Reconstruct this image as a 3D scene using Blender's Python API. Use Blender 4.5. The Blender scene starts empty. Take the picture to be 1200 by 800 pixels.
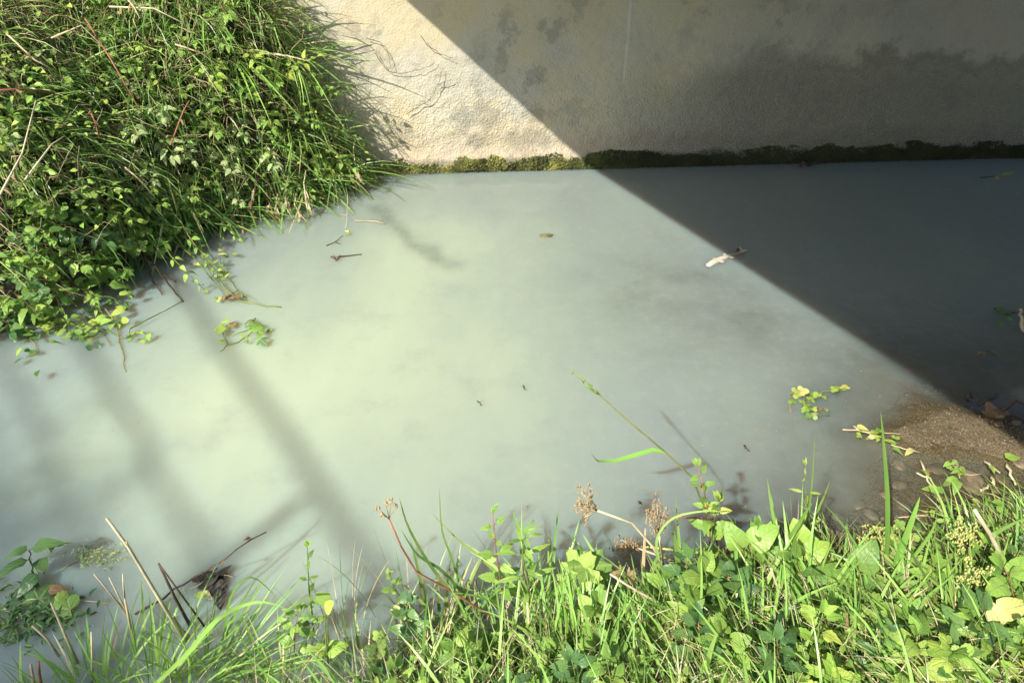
import bpy, math, random
import numpy as np
from mathutils import Vector, Matrix, noise
R = math.radians
rng = random.Random(7)
npr = np.random.RandomState(11)
scn = bpy.context.scene
col = scn.collection

# ------------------------------------------------------------------ camera
CAM = Vector((0, 0, 2.3)); PITCH = R(35); FPX = 866.0
cd = bpy.data.cameras.new('camera'); cam = bpy.data.objects.new('camera', cd); col.objects.link(cam)
cam.location = CAM; cam.rotation_euler = (R(90) - PITCH, 0, 0)
cd.sensor_width = 36; cd.lens = 36 * FPX / 1200; cd.clip_start = .05; cd.clip_end = 500
scn.camera = cam
FW = Vector((0, math.cos(PITCH), -math.sin(PITCH))); UP = Vector((0, math.sin(PITCH), math.cos(PITCH)))
def ray(px, py): return FW + Vector(((px - 600) / FPX, 0, 0)) + UP * ((400 - py) / FPX)
def at(px, py, z=0.0):
    r = ray(px, py); return CAM + r * ((z - CAM.z) / r.z)
# ------------------------------------------------------------------ light
SUN = Vector((-.681, -.879, 1.0)).normalized()          # towards the sun
elev = math.asin(SUN.z)
w = bpy.data.worlds.new('World'); scn.world = w; w.use_nodes = True
nt = w.node_tree; sky = nt.nodes.new('ShaderNodeTexSky'); sky.sky_type = 'NISHITA'; sky.sun_disc = False
sky.sun_elevation = elev; sky.sun_rotation = math.atan2(SUN.x, SUN.y); sky.air_density = 1.0; sky.dust_density = 1.5
bg = nt.nodes['Background']; bg.inputs[1].default_value = .15; nt.links.new(sky.outputs[0], bg.inputs[0])
ld = bpy.data.lights.new('sun', 'SUN'); ld.energy = 4.6; ld.angle = R(.53); ld.color = (1, .945, .84)
lo = bpy.data.objects.new('sun', ld); col.objects.link(lo); lo.rotation_euler = SUN.to_track_quat('Z', 'Y').to_euler(); lo.location = (-6, -8, 9)
scn.view_settings.view_transform = 'Standard'; scn.view_settings.look = 'None'
scn.view_settings.exposure = 0.72; scn.view_settings.gamma = 1
cy = scn.cycles; cy.max_bounces = 8; cy.diffuse_bounces = 4; cy.glossy_bounces = 3; cy.transmission_bounces = 4; cy.transparent_max_bounces = 8
cy.use_denoising = True; cy.caustics_reflective = False; cy.caustics_refractive = False

# ------------------------------------------------------------------ helpers
def tag(o, label=None, cat=None, group=None, kind=None):
    if label: o['label'] = label
    if cat: o['category'] = cat
    if group: o['group'] = group
    if kind: o['kind'] = kind
    return o
def empty(name, loc=(0, 0, 0)):
    o = bpy.data.objects.new(name, None); o.empty_display_size = .05; o.location = loc; col.objects.link(o); return o
def link(name, me, parent=None, M=None):
    o = bpy.data.objects.new(name, me); col.objects.link(o)
    if parent: o.parent = parent
    if M is not None: o.matrix_local = M
    return o
class MB:
    def __init__(s): s.v = []; s.f = []; s.uv = []; s.has = False
    def add(s, vs, fs, uvs=None):
        b = len(s.v); s.v += [tuple(p) for p in vs]; s.f += [tuple(i + b for i in f) for f in fs]
        s.uv += (uvs if uvs else [(.5, .5)] * len(vs))
    def tube(s, path, r0, r1=None, n=5):
        if r1 is None: r1 = r0
        P = [Vector(p) for p in path]; m = len(P); vs = []; fs = []; uvs = []
        for i, p in enumerate(P):
            t = (P[min(i + 1, m - 1)] - P[max(i - 1, 0)]).normalized()
            a = t.orthogonal().normalized() if i == 0 else (a - t * a.dot(t)).normalized()
            b = t.cross(a); r = r0 + (r1 - r0) * i / (m - 1)
            for k in range(n):
                q = 2 * math.pi * k / n
                vs.append(p + (a * math.cos(q) + b * math.sin(q)) * r); uvs.append((k / n, i / m))
        for i in range(m - 1):
            for k in range(n):
                fs.append((i * n + k, i * n + (k + 1) % n, (i + 1) * n + (k + 1) % n, (i + 1) * n + k))
        fs.append(tuple(range(n))[::-1]); fs.append(tuple(range((m - 1) * n, m * n)))
        s.add(vs, fs, uvs)
    def ribbon(s, path, wd, nrm=None, taper=True, fold=.18):
        P = [Vector(p) for p in path]; m = len(P); vs = []; fs = []; uvs = []
        n0 = Vector(nrm) if nrm is not None else Vector((0, -.5, 1))
        for i, p in enumerate(P):
            t = (P[min(i + 1, m - 1)] - P[max(i - 1, 0)]).normalized(); sd = t.cross(n0)
            sd = sd.normalized() if sd.length > 1e-4 else Vector((1, 0, 0)); u = i / (m - 1)
            ww = wd * .5 * ((min(1, .55 + u * 1.8)) * (1 - u ** 2.6) + .02 if taper else 1)
            nn = sd.cross(t)
            vs += [p - sd * ww + nn * ww * fold, p - nn * 0, p + sd * ww + nn * ww * fold]; uvs += [(0, u), (.5, u), (1, u)]
        for i in range(m - 1):
            a = i * 3; fs += [(a, a + 1, a + 4, a + 3), (a + 1, a + 2, a + 5, a + 4)]
        s.add(vs, fs, uvs)
    def box(s, lo, hi):
        x0, y0, z0 = lo; x1, y1, z1 = hi
        s.add([(x0, y0, z0), (x1, y0, z0), (x1, y1, z0), (x0, y1, z0), (x0, y0, z1), (x1, y0, z1), (x1, y1, z1), (x0, y1, z1)],
              [(0, 3, 2, 1), (4, 5, 6, 7), (0, 1, 5, 4), (1, 2, 6, 5), (2, 3, 7, 6), (3, 0, 4, 7)])
    def blob(s, c, r, seed=0, sub=5, rough=.25, fl=1.0):
        c = Vector(c); rx, ry, rz = r if isinstance(r, (tuple, list)) else (r, r, r); n = sub + 3; vs = []; fs = []
        for i in range(sub + 1):
            th = math.pi * i / sub
            for k in range(n):
                ph = 2 * math.pi * k / n; d = Vector((math.sin(th) * math.cos(ph), math.sin(th) * math.sin(ph), math.cos(th)))
                q = 1 + rough * noise.noise(d * 1.3 + Vector((seed * 3.1, seed, 0))) * 2
                vs.append(c + Vector((d.x * rx, d.y * ry, d.z * rz)) * q)
        for i in range(sub):
            for k in range(n): fs.append((i * n + k, (i + 1) * n + k, (i + 1) * n + (k + 1) % n, i * n + (k + 1) % n))
        s.add(vs, fs)
    def mesh(s, name, mat, smooth=True):
        me = bpy.data.meshes.new(name); me.from_pydata(s.v, [], s.f)
        ul = me.uv_layers.new(name='UVMap'); li = np.zeros(len(me.loops), dtype=np.int32); me.loops.foreach_get('vertex_index', li)
        ul.data.foreach_set('uv', np.array(s.uv, dtype=np.float32)[li].ravel())
        me.materials.append(mat)
        if smooth: me.polygons.foreach_set('use_smooth', [True] * len(me.polygons))
        me.update(); return me
    def build(s, name, mat, parent=None, smooth=True): return link(name, s.mesh(name, mat, smooth), parent)
def npmesh(name, V, F, mat, uv=None, rnd=None, smooth=True, attrs=None):
    """V (n,3); F (m,k) all same k; uv per vertex; rnd per vertex"""
    me = bpy.data.meshes.new(name); n, m, k = len(V), len(F), F.shape[1]
    me.vertices.add(n); me.vertices.foreach_set('co', V.astype(np.float32).ravel())
    me.loops.add(m * k); me.loops.foreach_set('vertex_index', F.astype(np.int32).ravel())
    me.polygons.add(m); me.polygons.foreach_set('loop_start', np.arange(0, m * k, k, dtype=np.int32)); me.polygons.foreach_set('loop_total', np.full(m, k, dtype=np.int32))
    if uv is not None:
        me.update(calc_edges=True); ul = me.uv_layers.new(name='UVMap'); ul.data.foreach_set('uv', uv[F.ravel()].astype(np.float32).ravel())
    for nm, arr in ([('rnd', rnd)] if rnd is not None else []) + list((attrs or {}).items()):
        a = me.attributes.new(nm, 'FLOAT', 'POINT'); a.data.foreach_set('value', arr.astype(np.float32))
    me.materials.append(mat); me.polygons.foreach_set('use_smooth', np.full(m, smooth)); me.update(calc_edges=True); me.validate()
    return me
def vnoise(x, y, seed=0):
    """cheap numpy value noise"""
    xi = np.floor(x).astype(int); yi = np.floor(y).astype(int); fx = x - xi; fy = y - yi
    fx = fx * fx * (3 - 2 * fx); fy = fy * fy * (3 - 2 * fy)
    def h(a, b):
        q = (a * 374761393 + b * 668265263 + seed * 974634777) & 0xffffffff; q = ((q ^ (q >> 13)) * 1274126177) & 0xffffffff
        return ((q ^ (q >> 16)) & 0xffff) / 65535.0
    return (h(xi, yi) * (1 - fx) + h(xi + 1, yi) * fx) * (1 - fy) + (h(xi, yi + 1) * (1 - fx) + h(xi + 1, yi + 1) * fx) * fy
def fbm(x, y, seed=0, o=4):
    s = 0; a = .5
    for i in range(o): s = s + a * vnoise(x * 2 ** i, y * 2 ** i, seed + i); a *= .5
    return s

# ------------------------------------------------------------------ materials
class NT:
    def __init__(s, name):
        s.m = bpy.data.materials.new(name); s.m.use_nodes = True; s.t = s.m.node_tree; s.p = s.t.nodes['Principled BSDF']; s.out = s.t.nodes['Material Output']
    def n(s, typ, **kw):
        x = s.t.nodes.new('ShaderNode' + typ)
        for k, v in kw.items(): setattr(x, k, v)
        return x
    def l(s, a, b): s.t.links.new(a, b)
    def noise(s, scale, vec=None, detail=3, rough=.55, w=None):
        x = s.n('TexNoise'); x.inputs['Scale'].default_value = scale; x.inputs['Detail'].default_value = detail; x.inputs['Roughness'].default_value = rough
        if vec is not None: s.l(vec, x.inputs['Vector'])
        return x.outputs[0]
    def math(s, op, a, b=None, c=None):
        x = s.n('Math', operation=op)
        for i, v in enumerate((a, b, c)):
            if v is None: continue
            if isinstance(v, (int, float)): x.inputs[i].default_value = v
            else: s.l(v, x.inputs[i])
        return x.outputs[0]
    def mix(s, f, a, b, blend='MIX'):
        x = s.n('Mix', data_type='RGBA', blend_type=blend)
        for i, v in ((0, f), (6, a), (7, b)):
            if isinstance(v, (int, float)): x.inputs[i].default_value = v
            elif isinstance(v, (tuple, list)): x.inputs[i].default_value = (*v, 1)
            else: s.l(v, x.inputs[i])
        return x.outputs[2]
    def step(s, v, a, b):
        x = s.n('MapRange', interpolation_type='SMOOTHSTEP'); s.l(v, x.inputs[0]); x.inputs[1].default_value = a; x.inputs[2].default_value = b; return x.outputs[0]
    def ramp(s, v, pts):
        x = s.n('ValToRGB'); s.l(v, x.inputs[0]); e = x.color_ramp.elements
        while len(e) < len(pts): e.new(.5)
        for q, (pos, c) in zip(e, pts): q.position = pos; q.color = (*c, 1)
        return x.outputs[0]
    def bump(s, h, dist, strength=1.0, prev=None):
        x = s.n('Bump'); x.inputs['Strength'].default_value = strength; x.inputs['Distance'].default_value = dist; s.l(h, x.inputs['Height'])
        if prev is not None: s.l(prev, x.inputs['Normal'])
        return x.outputs[0]
    def pos(s): return s.n('NewGeometry').outputs['Position']
    def rand(s):
        oi = s.n('ObjectInfo').outputs['Random']; at_ = s.n('Attribute', attribute_name='rnd').outputs['Fac']
        return s.math('FRACT', s.math('ADD', oi, at_))

def leaf_mat(name, pts, trans=.42, veins=True, rough=.45, spots=.4, veincol=.42, own=True):
    """foliage: colour by individual, paler veins, brown specks, light through the leaf"""
    pts = [(a, tuple(min(.8, 1.5 * q) * .88 + .15 * (c_[0] * .3 + c_[1] * .6 + c_[2] * .1) for q in c_)) for a, c_ in pts]
    k = NT(name); r = k.rand() if own else k.n('Attribute', attribute_name='rnd').outputs['Fac']; c = k.ramp(r, pts)
    pos = k.pos(); nz = k.noise(9, pos, 2)
    c = k.mix(k.math('MULTIPLY', k.step(nz, .35, .75), .45 if own else 0.0), c, (pts[-1][1][0] * .8, pts[-1][1][1] * .72, pts[-1][1][2] * .6))
    if veins:
        uv = k.n('UVMap'); sp = k.n('SeparateXYZ'); k.l(uv.outputs[0], sp.inputs[0])
        au = k.math('ABSOLUTE', k.math('SUBTRACT', sp.outputs[0], .5))
        mid = k.math('SUBTRACT', 1, k.step(au, .0, .045))
        s1 = k.math('FRACT', k.math('MULTIPLY', k.math('SUBTRACT', sp.outputs[1], k.math('MULTIPLY', au, .55)), 7.0))
        side = k.math('SUBTRACT', 1, k.step(k.math('ABSOLUTE', k.math('SUBTRACT', s1, .5)), .0, .10))
        v = k.math('MAXIMUM', mid, k.math('MULTIPLY', side, .6))
        c = k.mix(k.math('MULTIPLY', v, veincol), c, (.42, .48, .16))
        bn = k.bump(k.noise(45, pos, 2), .006, .6, k.bump(v, .0016, .9)); k.l(bn, k.p.inputs['Normal'])
    if spots:
        sp_ = k.step(k.noise(55, pos, 2), .68, .78); c = k.mix(k.math('MULTIPLY', sp_, spots), c, (.16, .09, .03))
    k.l(c, k.p.inputs['Base Color']); k.p.inputs['Roughness'].default_value = rough; k.p.inputs['Specular IOR Level'].default_value = .45
    tr = k.n('BsdfTranslucent'); k.l(k.mix(.6, c, k.mix(.5, c, (.30, .50, .07)), 'MIX'), tr.inputs[0])
    mx = k.n('MixShader'); mx.inputs[0].default_value = trans; k.l(k.p.outputs[0], mx.inputs[1]); k.l(tr.outputs[0], mx.inputs[2]); k.l(mx.outputs[0], k.out.inputs[0])
    return k.m
def simple(name, pts, rough=.7, bump=.002, bs=60, spec=.3, ns=14):
    k = NT(name); r = k.rand(); c = k.ramp(r, pts); pos = k.pos()
    c = k.mix(k.math('MULTIPLY', k.step(k.noise(ns, pos, 3), .35, .7), .6), c, tuple(x * .45 for x in pts[0][1]))
    k.l(c, k.p.inputs['Base Color']); k.p.inputs['Roughness'].default_value = rough; k.p.inputs['Specular IOR Level'].default_value = spec
    if bump: k.l(k.bump(k.noise(bs, pos, 2), bump), k.p.inputs['Normal'])
    return k.m
M = {}
M['grass'] = leaf_mat('grass_green', [(0, (.06, .14, .02)), (.35, (.10, .22, .03)), (.7, (.16, .30, .045)), (.92, (.26, .36, .07)), (1, (.42, .37, .16))], .3, False, .38, .1)
M['grass_bright'] = leaf_mat('grass_bright', [(0, (.10, .24, .03)), (.5, (.17, .36, .045)), (1, (.28, .44, .09))], .32, False, .36, .08)
M['grass_dark'] = leaf_mat('grass_deep_green', [(0, (.05, .12, .025)), (.5, (.09, .20, .035)), (1, (.15, .29, .055))], .3, False, .36, .05)
M['straw'] = leaf_mat('straw', [(0, (.28, .20, .10)), (.35, (.44, .35, .18)), (.8, (.56, .49, .28)), (1, (.38, .24, .13))], .2, False, .6, .3)
M['leaf'] = leaf_mat('leaf_green', [(0, (.08, .18, .025)), (.4, (.14, .29, .035)), (.75, (.20, .36, .045)), (1, (.29, .42, .06))], .33)
M['leaf_dark'] = leaf_mat('leaf_deep_green', [(0, (.03, .09, .03)), (.5, (.06, .15, .04)), (1, (.11, .22, .05))], .25, rough=.35)
M['leaf_lime'] = leaf_mat('leaf_lime', [(0, (.19, .36, .035)), (.5, (.27, .43, .045)), (1, (.42, .50, .06))], .38)
M['leaf_yellow'] = leaf_mat('leaf_yellow', [(0, (.60, .55, .12)), (.5, (.66, .60, .22)), (1, (.72, .52, .08))], .35)
M['leaf_pale'] = leaf_mat('leaf_pale', [(0, (.20, .30, .11)), (.5, (.30, .40, .15)), (1, (.42, .46, .20))], .3)
M['leaf_dead'] = leaf_mat('leaf_withered', [(0, (.10, .055, .03)), (.5, (.20, .11, .05)), (1, (.34, .22, .10))], .1, spots=.6)
M['leaf_rot'] = leaf_mat('leaf_rotten', [(0, (.03, .025, .02)), (1, (.07, .055, .045))], .05, spots=.2)
M['stem'] = simple('green_stem', [(0, (.12, .20, .04)), (.6, (.24, .30, .08)), (1, (.30, .16, .09))], .5, 0)
M['stem_red'] = simple('reddish_stem', [(0, (.26, .10, .06)), (1, (.40, .20, .11))], .55, .001)
M['stem_dry'] = simple('dry_stem', [(0, (.58, .50, .31)), (.5, (.68, .60, .39)), (1, (.50, .38, .22))], .7, .001)
M['twig'] = simple('dark_twig', [(0, (.06, .045, .035)), (1, (.14, .09, .06))], .7, .001)
M['seed'] = simple('dry_seed', [(0, (.40, .26, .12)), (.5, (.55, .40, .20)), (1, (.30, .17, .08))], .75, .001, ns=80)
M['umbel'] = simple('umbel_yellow', [(0, (.48, .50, .15)), (1, (.62, .60, .24))], .6, 0, ns=90)
M['bark'] = simple('tree_bark', [(0, (.13, .11, .085)), (1, (.17, .14, .11))], .9, .01, 25)

# wet pebbly ground / silt / earth
def ground_mat():
    k = NT('creek_ground'); pos = k.pos(); sp = k.n('SeparateXYZ'); k.l(pos, sp.inputs[0]); z = sp.outputs[2]
    n1 = k.noise(3.2, pos, 4); n2 = k.noise(28, pos, 4, .65); n3 = k.noise(150, pos, 2)
    c = k.ramp(n2, [(.28, (.055, .045, .032)), (.5, (.15, .12, .085)), (.72, (.27, .22, .15))])
    c = k.mix(k.step(n1, .4, .65), c, k.mix(.5, c, (.14, .12, .09)))
    sand = k.ramp(n3, [(.32, (.065, .05, .027)), (.5, (.125, .096, .052)), (.68, (.22, .175, .10))])
    c = k.mix(k.math('MULTIPLY', k.step(z, -.14, -.01), k.math('SUBTRACT', 1, k.step(z, .10, .2))), c, sand)
    wet = k.math('MULTIPLY', k.step(z, -.01, .008), k.math('SUBTRACT', 1, k.step(z, .012, .05)))
    c = k.mix(k.step(z, .1, .3), c, k.ramp(n2, [(.3, (.03, .024, .016)), (.6, (.09, .068, .04)), (.8, (.17, .13, .07))]))
    k.l(c, k.p.inputs['Base Color']); k.p.inputs['Roughness'].default_value = .75
    b = k.bump(n2, .02, .8); b = k.bump(n3, .006, .9, b); k.l(b, k.p.inputs['Normal']); return k.m
M['ground'] = ground_mat()
def stone_mat(name, a, b):
    k = NT(name); pos = k.pos(); n = k.noise(18, pos, 4); c = k.mix(k.rand(), a, b); c = k.mix(k.step(n, .35, .7), c, tuple(x * .5 for x in a))
    k.l(c, k.p.inputs['Base Color']); k.p.inputs['Roughness'].default_value = .45; k.l(k.bump(n, .004), k.p.inputs['Normal']); return k.m
M['stone'] = stone_mat('wet_stone', (.17, .135, .09), (.29, .22, .15))
M['stone_moss'] = stone_mat('algae_stone', (.13, .12, .05), (.20, .17, .07))
M['moss'] = leaf_mat('moss', [(0, (.012, .018, .006)), (.15, (.05, .06, .012)), (.4, (.16, .17, .03)), (.75, (.30, .29, .05)), (1, (.5, .45, .16))], .1, False, .8, .2, own=False)

def wall_mat():
    k = NT('roughcast_concrete'); pos = k.pos(); sp = k.n('SeparateXYZ'); k.l(pos, sp.inputs[0]); x, z = sp.outputs[0], sp.outputs[2]
    big = k.noise(1.3, pos, 5, .6); med = k.noise(5, pos, 5, .62); fine = k.noise(34, pos, 4, .7); grit = k.noise(120, pos, 2, .6)
    c = k.ramp(big, [(.3, (.40, .385, .33)), (.5, (.49, .45, .345)), (.7, (.53, .465, .31))])
    c = k.mix(k.math('MULTIPLY', k.step(med, .5, .68), .55), c, (.38, .36, .31))
    # iron-yellow bloom low on the left, pink-brown just above the moss
    yl = k.math('MULTIPLY', k.step(k.noise(2.1, pos, 3), .42, .66), k.math('SUBTRACT', 1, k.step(x, .2, 1.3)))
    c = k.mix(k.math('MULTIPLY', yl, .45), c, (.52, .42, .22))
    pk = k.math('MULTIPLY', k.math('SUBTRACT', 1, k.step(k.math('ADD', z, k.math('MULTIPLY', big, .35)), .3, .55)), .5)
    c = k.mix(pk, c, (.36, .27, .19))
    # damp algae stain to the right with a ragged upper edge
    edge = k.math('ADD', z, k.math('MULTIPLY', k.math('SUBTRACT', med, .5), .5))
    edge = k.math('ADD', edge, k.math('MULTIPLY', k.math('SUBTRACT', big, .5), .55))
    damp = k.math('MULTIPLY', k.math('SUBTRACT', 1, k.step(edge, .62, .90)), k.step(x, .5, 2.0))
    c = k.mix(k.math('MULTIPLY', damp, .70), c, (.17, .165, .11))
    tidy = k.math('MULTIPLY', k.math('SUBTRACT', 1, k.step(k.math('ABSOLUTE', k.math('SUBTRACT', edge, .78)), 0, .1)), k.step(x, 1.4, 2.6))
    c = k.mix(k.math('MULTIPLY', tidy, .45), c, (.10, .10, .055))
    dk = k.math('MULTIPLY', k.step(med, .5, .6), k.step(k.noise(1.1, pos, 4), .45, .62))
    c = k.mix(k.math('MULTIPLY', dk, .5), c, (.20, .19, .15))
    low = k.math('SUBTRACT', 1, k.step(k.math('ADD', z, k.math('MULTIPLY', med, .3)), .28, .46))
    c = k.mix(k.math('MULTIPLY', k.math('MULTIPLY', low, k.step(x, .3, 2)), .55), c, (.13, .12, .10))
    # pale lime run
    wx = k.math('ABSOLUTE', k.math('SUBTRACT', k.math('ADD', x, k.math('MULTIPLY', big, .03)), .875))
    run = k.math('MULTIPLY', k.math('SUBTRACT', 1, k.step(wx, .004, .014)), k.math('MULTIPLY', k.step(z, .62, .75), k.step(fine, .3, .5)))
    c = k.mix(k.math('MULTIPLY', run, .6), c, (.62, .6, .54))
    wet = k.math('MULTIPLY', k.math('SUBTRACT', 1, k.step(k.math('SUBTRACT', z, k.math('MULTIPLY', med, .16)), .0, .05)), k.math('ADD', .45, k.math('MULTIPLY', k.step(x, .4, 1.1), .5)))  # wet algae line at the foot; deck shade painted in as extra darkness on the right
    c = k.mix(wet, c, (.035, .04, .022))
    pits = k.step(fine, .58, .74); c = k.mix(k.math('MULTIPLY', pits, .35), c, (.22, .2, .16))
    c = k.mix(k.math('MULTIPLY', k.step(grit, .45, .7), .25), c, (.7, .66, .55))
    k.l(c, k.p.inputs['Base Color']); k.p.inputs['Roughness'].default_value = .9; k.p.inputs['Specular IOR Level'].default_value = .2
    vo = k.n('TexVoronoi'); vo.inputs['Scale'].default_value = 62; k.l(pos, vo.inputs['Vector'])
    rough = k.math('SUBTRACT', 1.15, k.math('MULTIPLY', k.step(k.math('ADD', z, k.math('MULTIPLY', big, .4)), .55, 1.15), .8))
    hh = k.math('MULTIPLY', k.math('ADD', k.math('MULTIPLY', vo.outputs[0], .7), fine), rough)
    b = k.bump(hh, .009, .8); b = k.bump(grit, .003, .7, b); k.l(b, k.p.inputs['Normal']); return k.m
M['wall'] = wall_mat()
M['deck'] = simple('deck_concrete', [(0, (.34, .33, .30)), (1, (.34, .33, .30))], .85, .006, 30)

def water_mat():
    k = NT('milky_water'); pos = k.pos(); dep = k.n('Attribute', attribute_name='depth').outputs['Fac']
    n1 = k.noise(.9, pos, 3, .5); n2 = k.noise(3.2, pos, 6, .68); n3 = k.noise(14, pos, 4, .7)
    mk = k.n('Attribute', attribute_name='milk').outputs['Fac']; clr = k.n('Attribute', attribute_name='clear').outputs['Fac']
    wob = k.math('MULTIPLY', dep, k.math('ADD', .25, k.math('ADD', k.math('MULTIPLY', n2, 1.0), k.math('MULTIPLY', n3, .5))))
    op = k.math('SUBTRACT', 1, k.math('POWER', 2.718, k.math('MULTIPLY', wob, k.math('SUBTRACT', k.math('MULTIPLY', clr, 10.0), 15.0))))
    # milk suspended in the water: thickest and greenest in the middle of the left pool
    st = k.n('VectorMath', operation='MULTIPLY'); k.l(pos, st.inputs[0]); st.inputs[1].default_value = (1.5, .55, 1)
    streak = k.noise(1.1, st.outputs[0], 5, .6)
    mm = k.math('ADD', mk, k.math('MULTIPLY', k.math('SUBTRACT', streak, .5), .9))
    c = k.ramp(mm, [(.0, (.215, .255, .238)), (.3, (.245, .293, .255)), (.62, (.30, .355, .275)), (1, (.37, .425, .30))])
    c = k.mix(k.math('MULTIPLY', k.step(n2, .46, .76), .26), c, (.185, .205, .195))
    c = k.mix(k.math('MULTIPLY', k.step(n3, .5, .75), .16), c, (.36, .40, .33))
    df = k.n('BsdfPrincipled'); k.l(c, df.inputs['Base Color']); df.inputs['Roughness'].default_value = 1; df.inputs['Specular IOR Level'].default_value = 0
    df.subsurface_method = 'BURLEY'; df.inputs['Subsurface Weight'].default_value = 1; df.inputs['Subsurface Radius'].default_value = (1, .60, .36); df.inputs['Subsurface Scale'].default_value = .18
    tr = k.n('BsdfTransparent'); tr.inputs[0].default_value = (.86, .84, .76, 1)
    m1 = k.n('MixShader'); k.l(op, m1.inputs[0]); k.l(tr.outputs[0], m1.inputs[1]); k.l(df.outputs[0], m1.inputs[2])
    gl = k.n('BsdfGlossy'); gl.inputs['Roughness'].default_value = .02
    sc_ = k.n('VectorMath', operation='MULTIPLY'); k.l(pos, sc_.inputs[0]); sc_.inputs[1].default_value = (1, 1.8, 1)
    bn = k.bump(k.noise(9, sc_.outputs[0], 3), .003, .22); k.l(bn, gl.inputs['Normal'])
    gm = k.n('NewGeometry'); dt = k.n('VectorMath', operation='DOT_PRODUCT'); k.l(bn, dt.inputs[0]); k.l(gm.outputs['Incoming'], dt.inputs[1])
    fr = k.math('ADD', .024, k.math('MULTIPLY', .976, k.math('POWER', k.math('SUBTRACT', 1, k.math('ABSOLUTE', dt.outputs['Value'])), 5.0)))
    m2 = k.n('MixShader'); k.l(fr, m2.inputs[0]); k.l(m1.outputs[0], m2.inputs[1]); k.l(gl.outputs[0], m2.inputs[2])
    k.l(m2.outputs[0], k.out.inputs[0]); return k.m
M['water'] = water_mat()

# ------------------------------------------------------------------ terrain
def wall_y(x): return 5.78 + .07 * (x - .63)
NEAR = np.array([(-40, -6), (-9, -.5), (-3, .78), (-1.39, 1.12), (-.57, 1.28), (.3, 1.52), (.85, 1.72), (1.35, 1.93), (1.8, 2.1), (2.3, 2.2), (3.2, 2.25), (9, 2.1), (40, 2)], float)
LEFT = [(-40, -1), (-9, 1.3), (-6, 2.4), (-3.7, 2.95), (-2.85, 3.45), (-2.55, 3.95), (-2.38, 4.5), (-2.0, 4.95), (-1.5, 5.15), (-1.36, 5.35), (-1.3, 5.8)]
def left_d(x, y):
    """signed distance into the left bank"""
    d = np.full(np.shape(x), 1e9); 
    for (ax, ay), (bx, by) in zip(LEFT[:-1], LEFT[1:]):
        ex, ey = bx - ax, by - ay; t = np.clip(((x - ax) * ex + (y - ay) * ey) / (ex * ex + ey * ey), 0, 1)
        d = np.minimum(d, np.hypot(x - ax - t * ex, y - ay - t * ey))
    xs = np.array([p[0] for p in LEFT]); ys = np.array([p[1] for p in LEFT])
    inside = (x < -1.3) & (y > np.interp(x, xs, ys))
    return np.where(inside, d, -d)
def height(x, y):
    x = np.asarray(x, float); y = np.asarray(y, float)
    yn = np.interp(x, NEAR[:, 0], NEAR[:, 1]) + (vnoise(x * 3, x * 0, 5) - .5) * .12
    dn = y - yn
    sl = np.interp(x, [-2, 0, .9, 1.6], [.55, .40, .17, .12])
    bed = -np.minimum(np.clip(dn, 0, 9) * sl, .45)
    bed = bed - .25 * np.exp(-((x + 1.2) ** 2 / 2.2 + (y - 3.0) ** 2 / 1.6))
    wx = x + .5 * (fbm(x * 1.3, y * 1.3, 31) - .47); wy = y + .5 * (fbm(x * 1.3, y * 1.3, 37) - .47)
    bed = np.maximum(bed, -.45 + (.37 + .10 * (fbm(x * 4.5, y * 6, 55) - .45)) * np.exp(-(((wx - 1.0) / 1.35) ** 2 + ((wy - 3.7) / 1.1) ** 2) ** 1.2) - .3 * np.exp(-((x + 1.2) ** 2 / 2 + (y - 3.0) ** 2 / 2)))
    sx, sy = x + .3 * (fbm(x * 3, y * 3, 41) - .47), y + .25 * (fbm(x * 3, y * 3, 43) - .47)
    bed = np.maximum(bed, -.47 + .483 * np.exp(-((np.clip(np.hypot((sx - 2.14) / 1.0, (sy - 2.54) / .48), .22, 9) - .22) ** 2)))
    tq = np.clip(((x + .95) * .55 + (y - 5.0) * -.83), 0, 1.05); bed = np.maximum(bed, -.45 + (.345 + .08 * fbm(x * 6, y * 6, 77)) * np.exp(-(((sx + .95 - tq * .55) ** 2 + (sy - 5.0 + tq * .83) ** 2) / .03)))
    bed = np.maximum(bed, -.47 + .54 * np.exp(-(((x - 3.0) / .75) ** 2 + ((y - 2.85) / .45) ** 2)))
    bed = bed + ((fbm(x * 5, y * 5, 3) - .47) * .06 + (fbm(x * 22, y * 22, 4) - .47) * .02) * (dn > 0)
    land = .42 * np.clip(-dn, 0, 1.5) + .10 * np.clip(-dn - 1.5, 0, 12) + .10 * (fbm(x * 2.5, y * 2.5, 9) - .4) * np.clip(-dn * 3, 0, 1)
    h = np.where(dn > 0, bed, land)
    dl = left_d(x, y) + (vnoise(x * 4, y * 4, 21) - .5) * .12
    bank = .66 * (1 - np.exp(-np.clip(dl, 0, 9) / .2)) + .85 * np.clip(dl, 0, 2.6) + .12 * (fbm(x * 3, y * 3, 14) - .4) * np.clip(dl * 4, 0, 1)
    bank = bank + .55 * np.exp(-((x + 2.05) / .55) ** 2 - ((y - 5.45) / .6) ** 2) * np.clip(dl * 4, 0, 1)
    h = np.where(dl > 0, np.maximum(h, bank - .03), np.maximum(h, np.where(dl > -.5, -.02 - (-dl) * .9, h)))
    return h
def grid(xs, ys, mat, name, hf, attrs=None):
    X, Y = np.meshgrid(xs, ys); Z = hf(X, Y); V = np.stack([X, Y, Z], -1).reshape(-1, 3); nx, ny = len(xs), len(ys)
    i = (np.arange(ny - 1)[:, None] * nx + np.arange(nx - 1)[None]).ravel(); F = np.stack([i, i + 1, i + nx + 1, i + nx], -1)
    return npmesh(name, V, F, mat, attrs=attrs(X, Y) if attrs else None)
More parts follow.
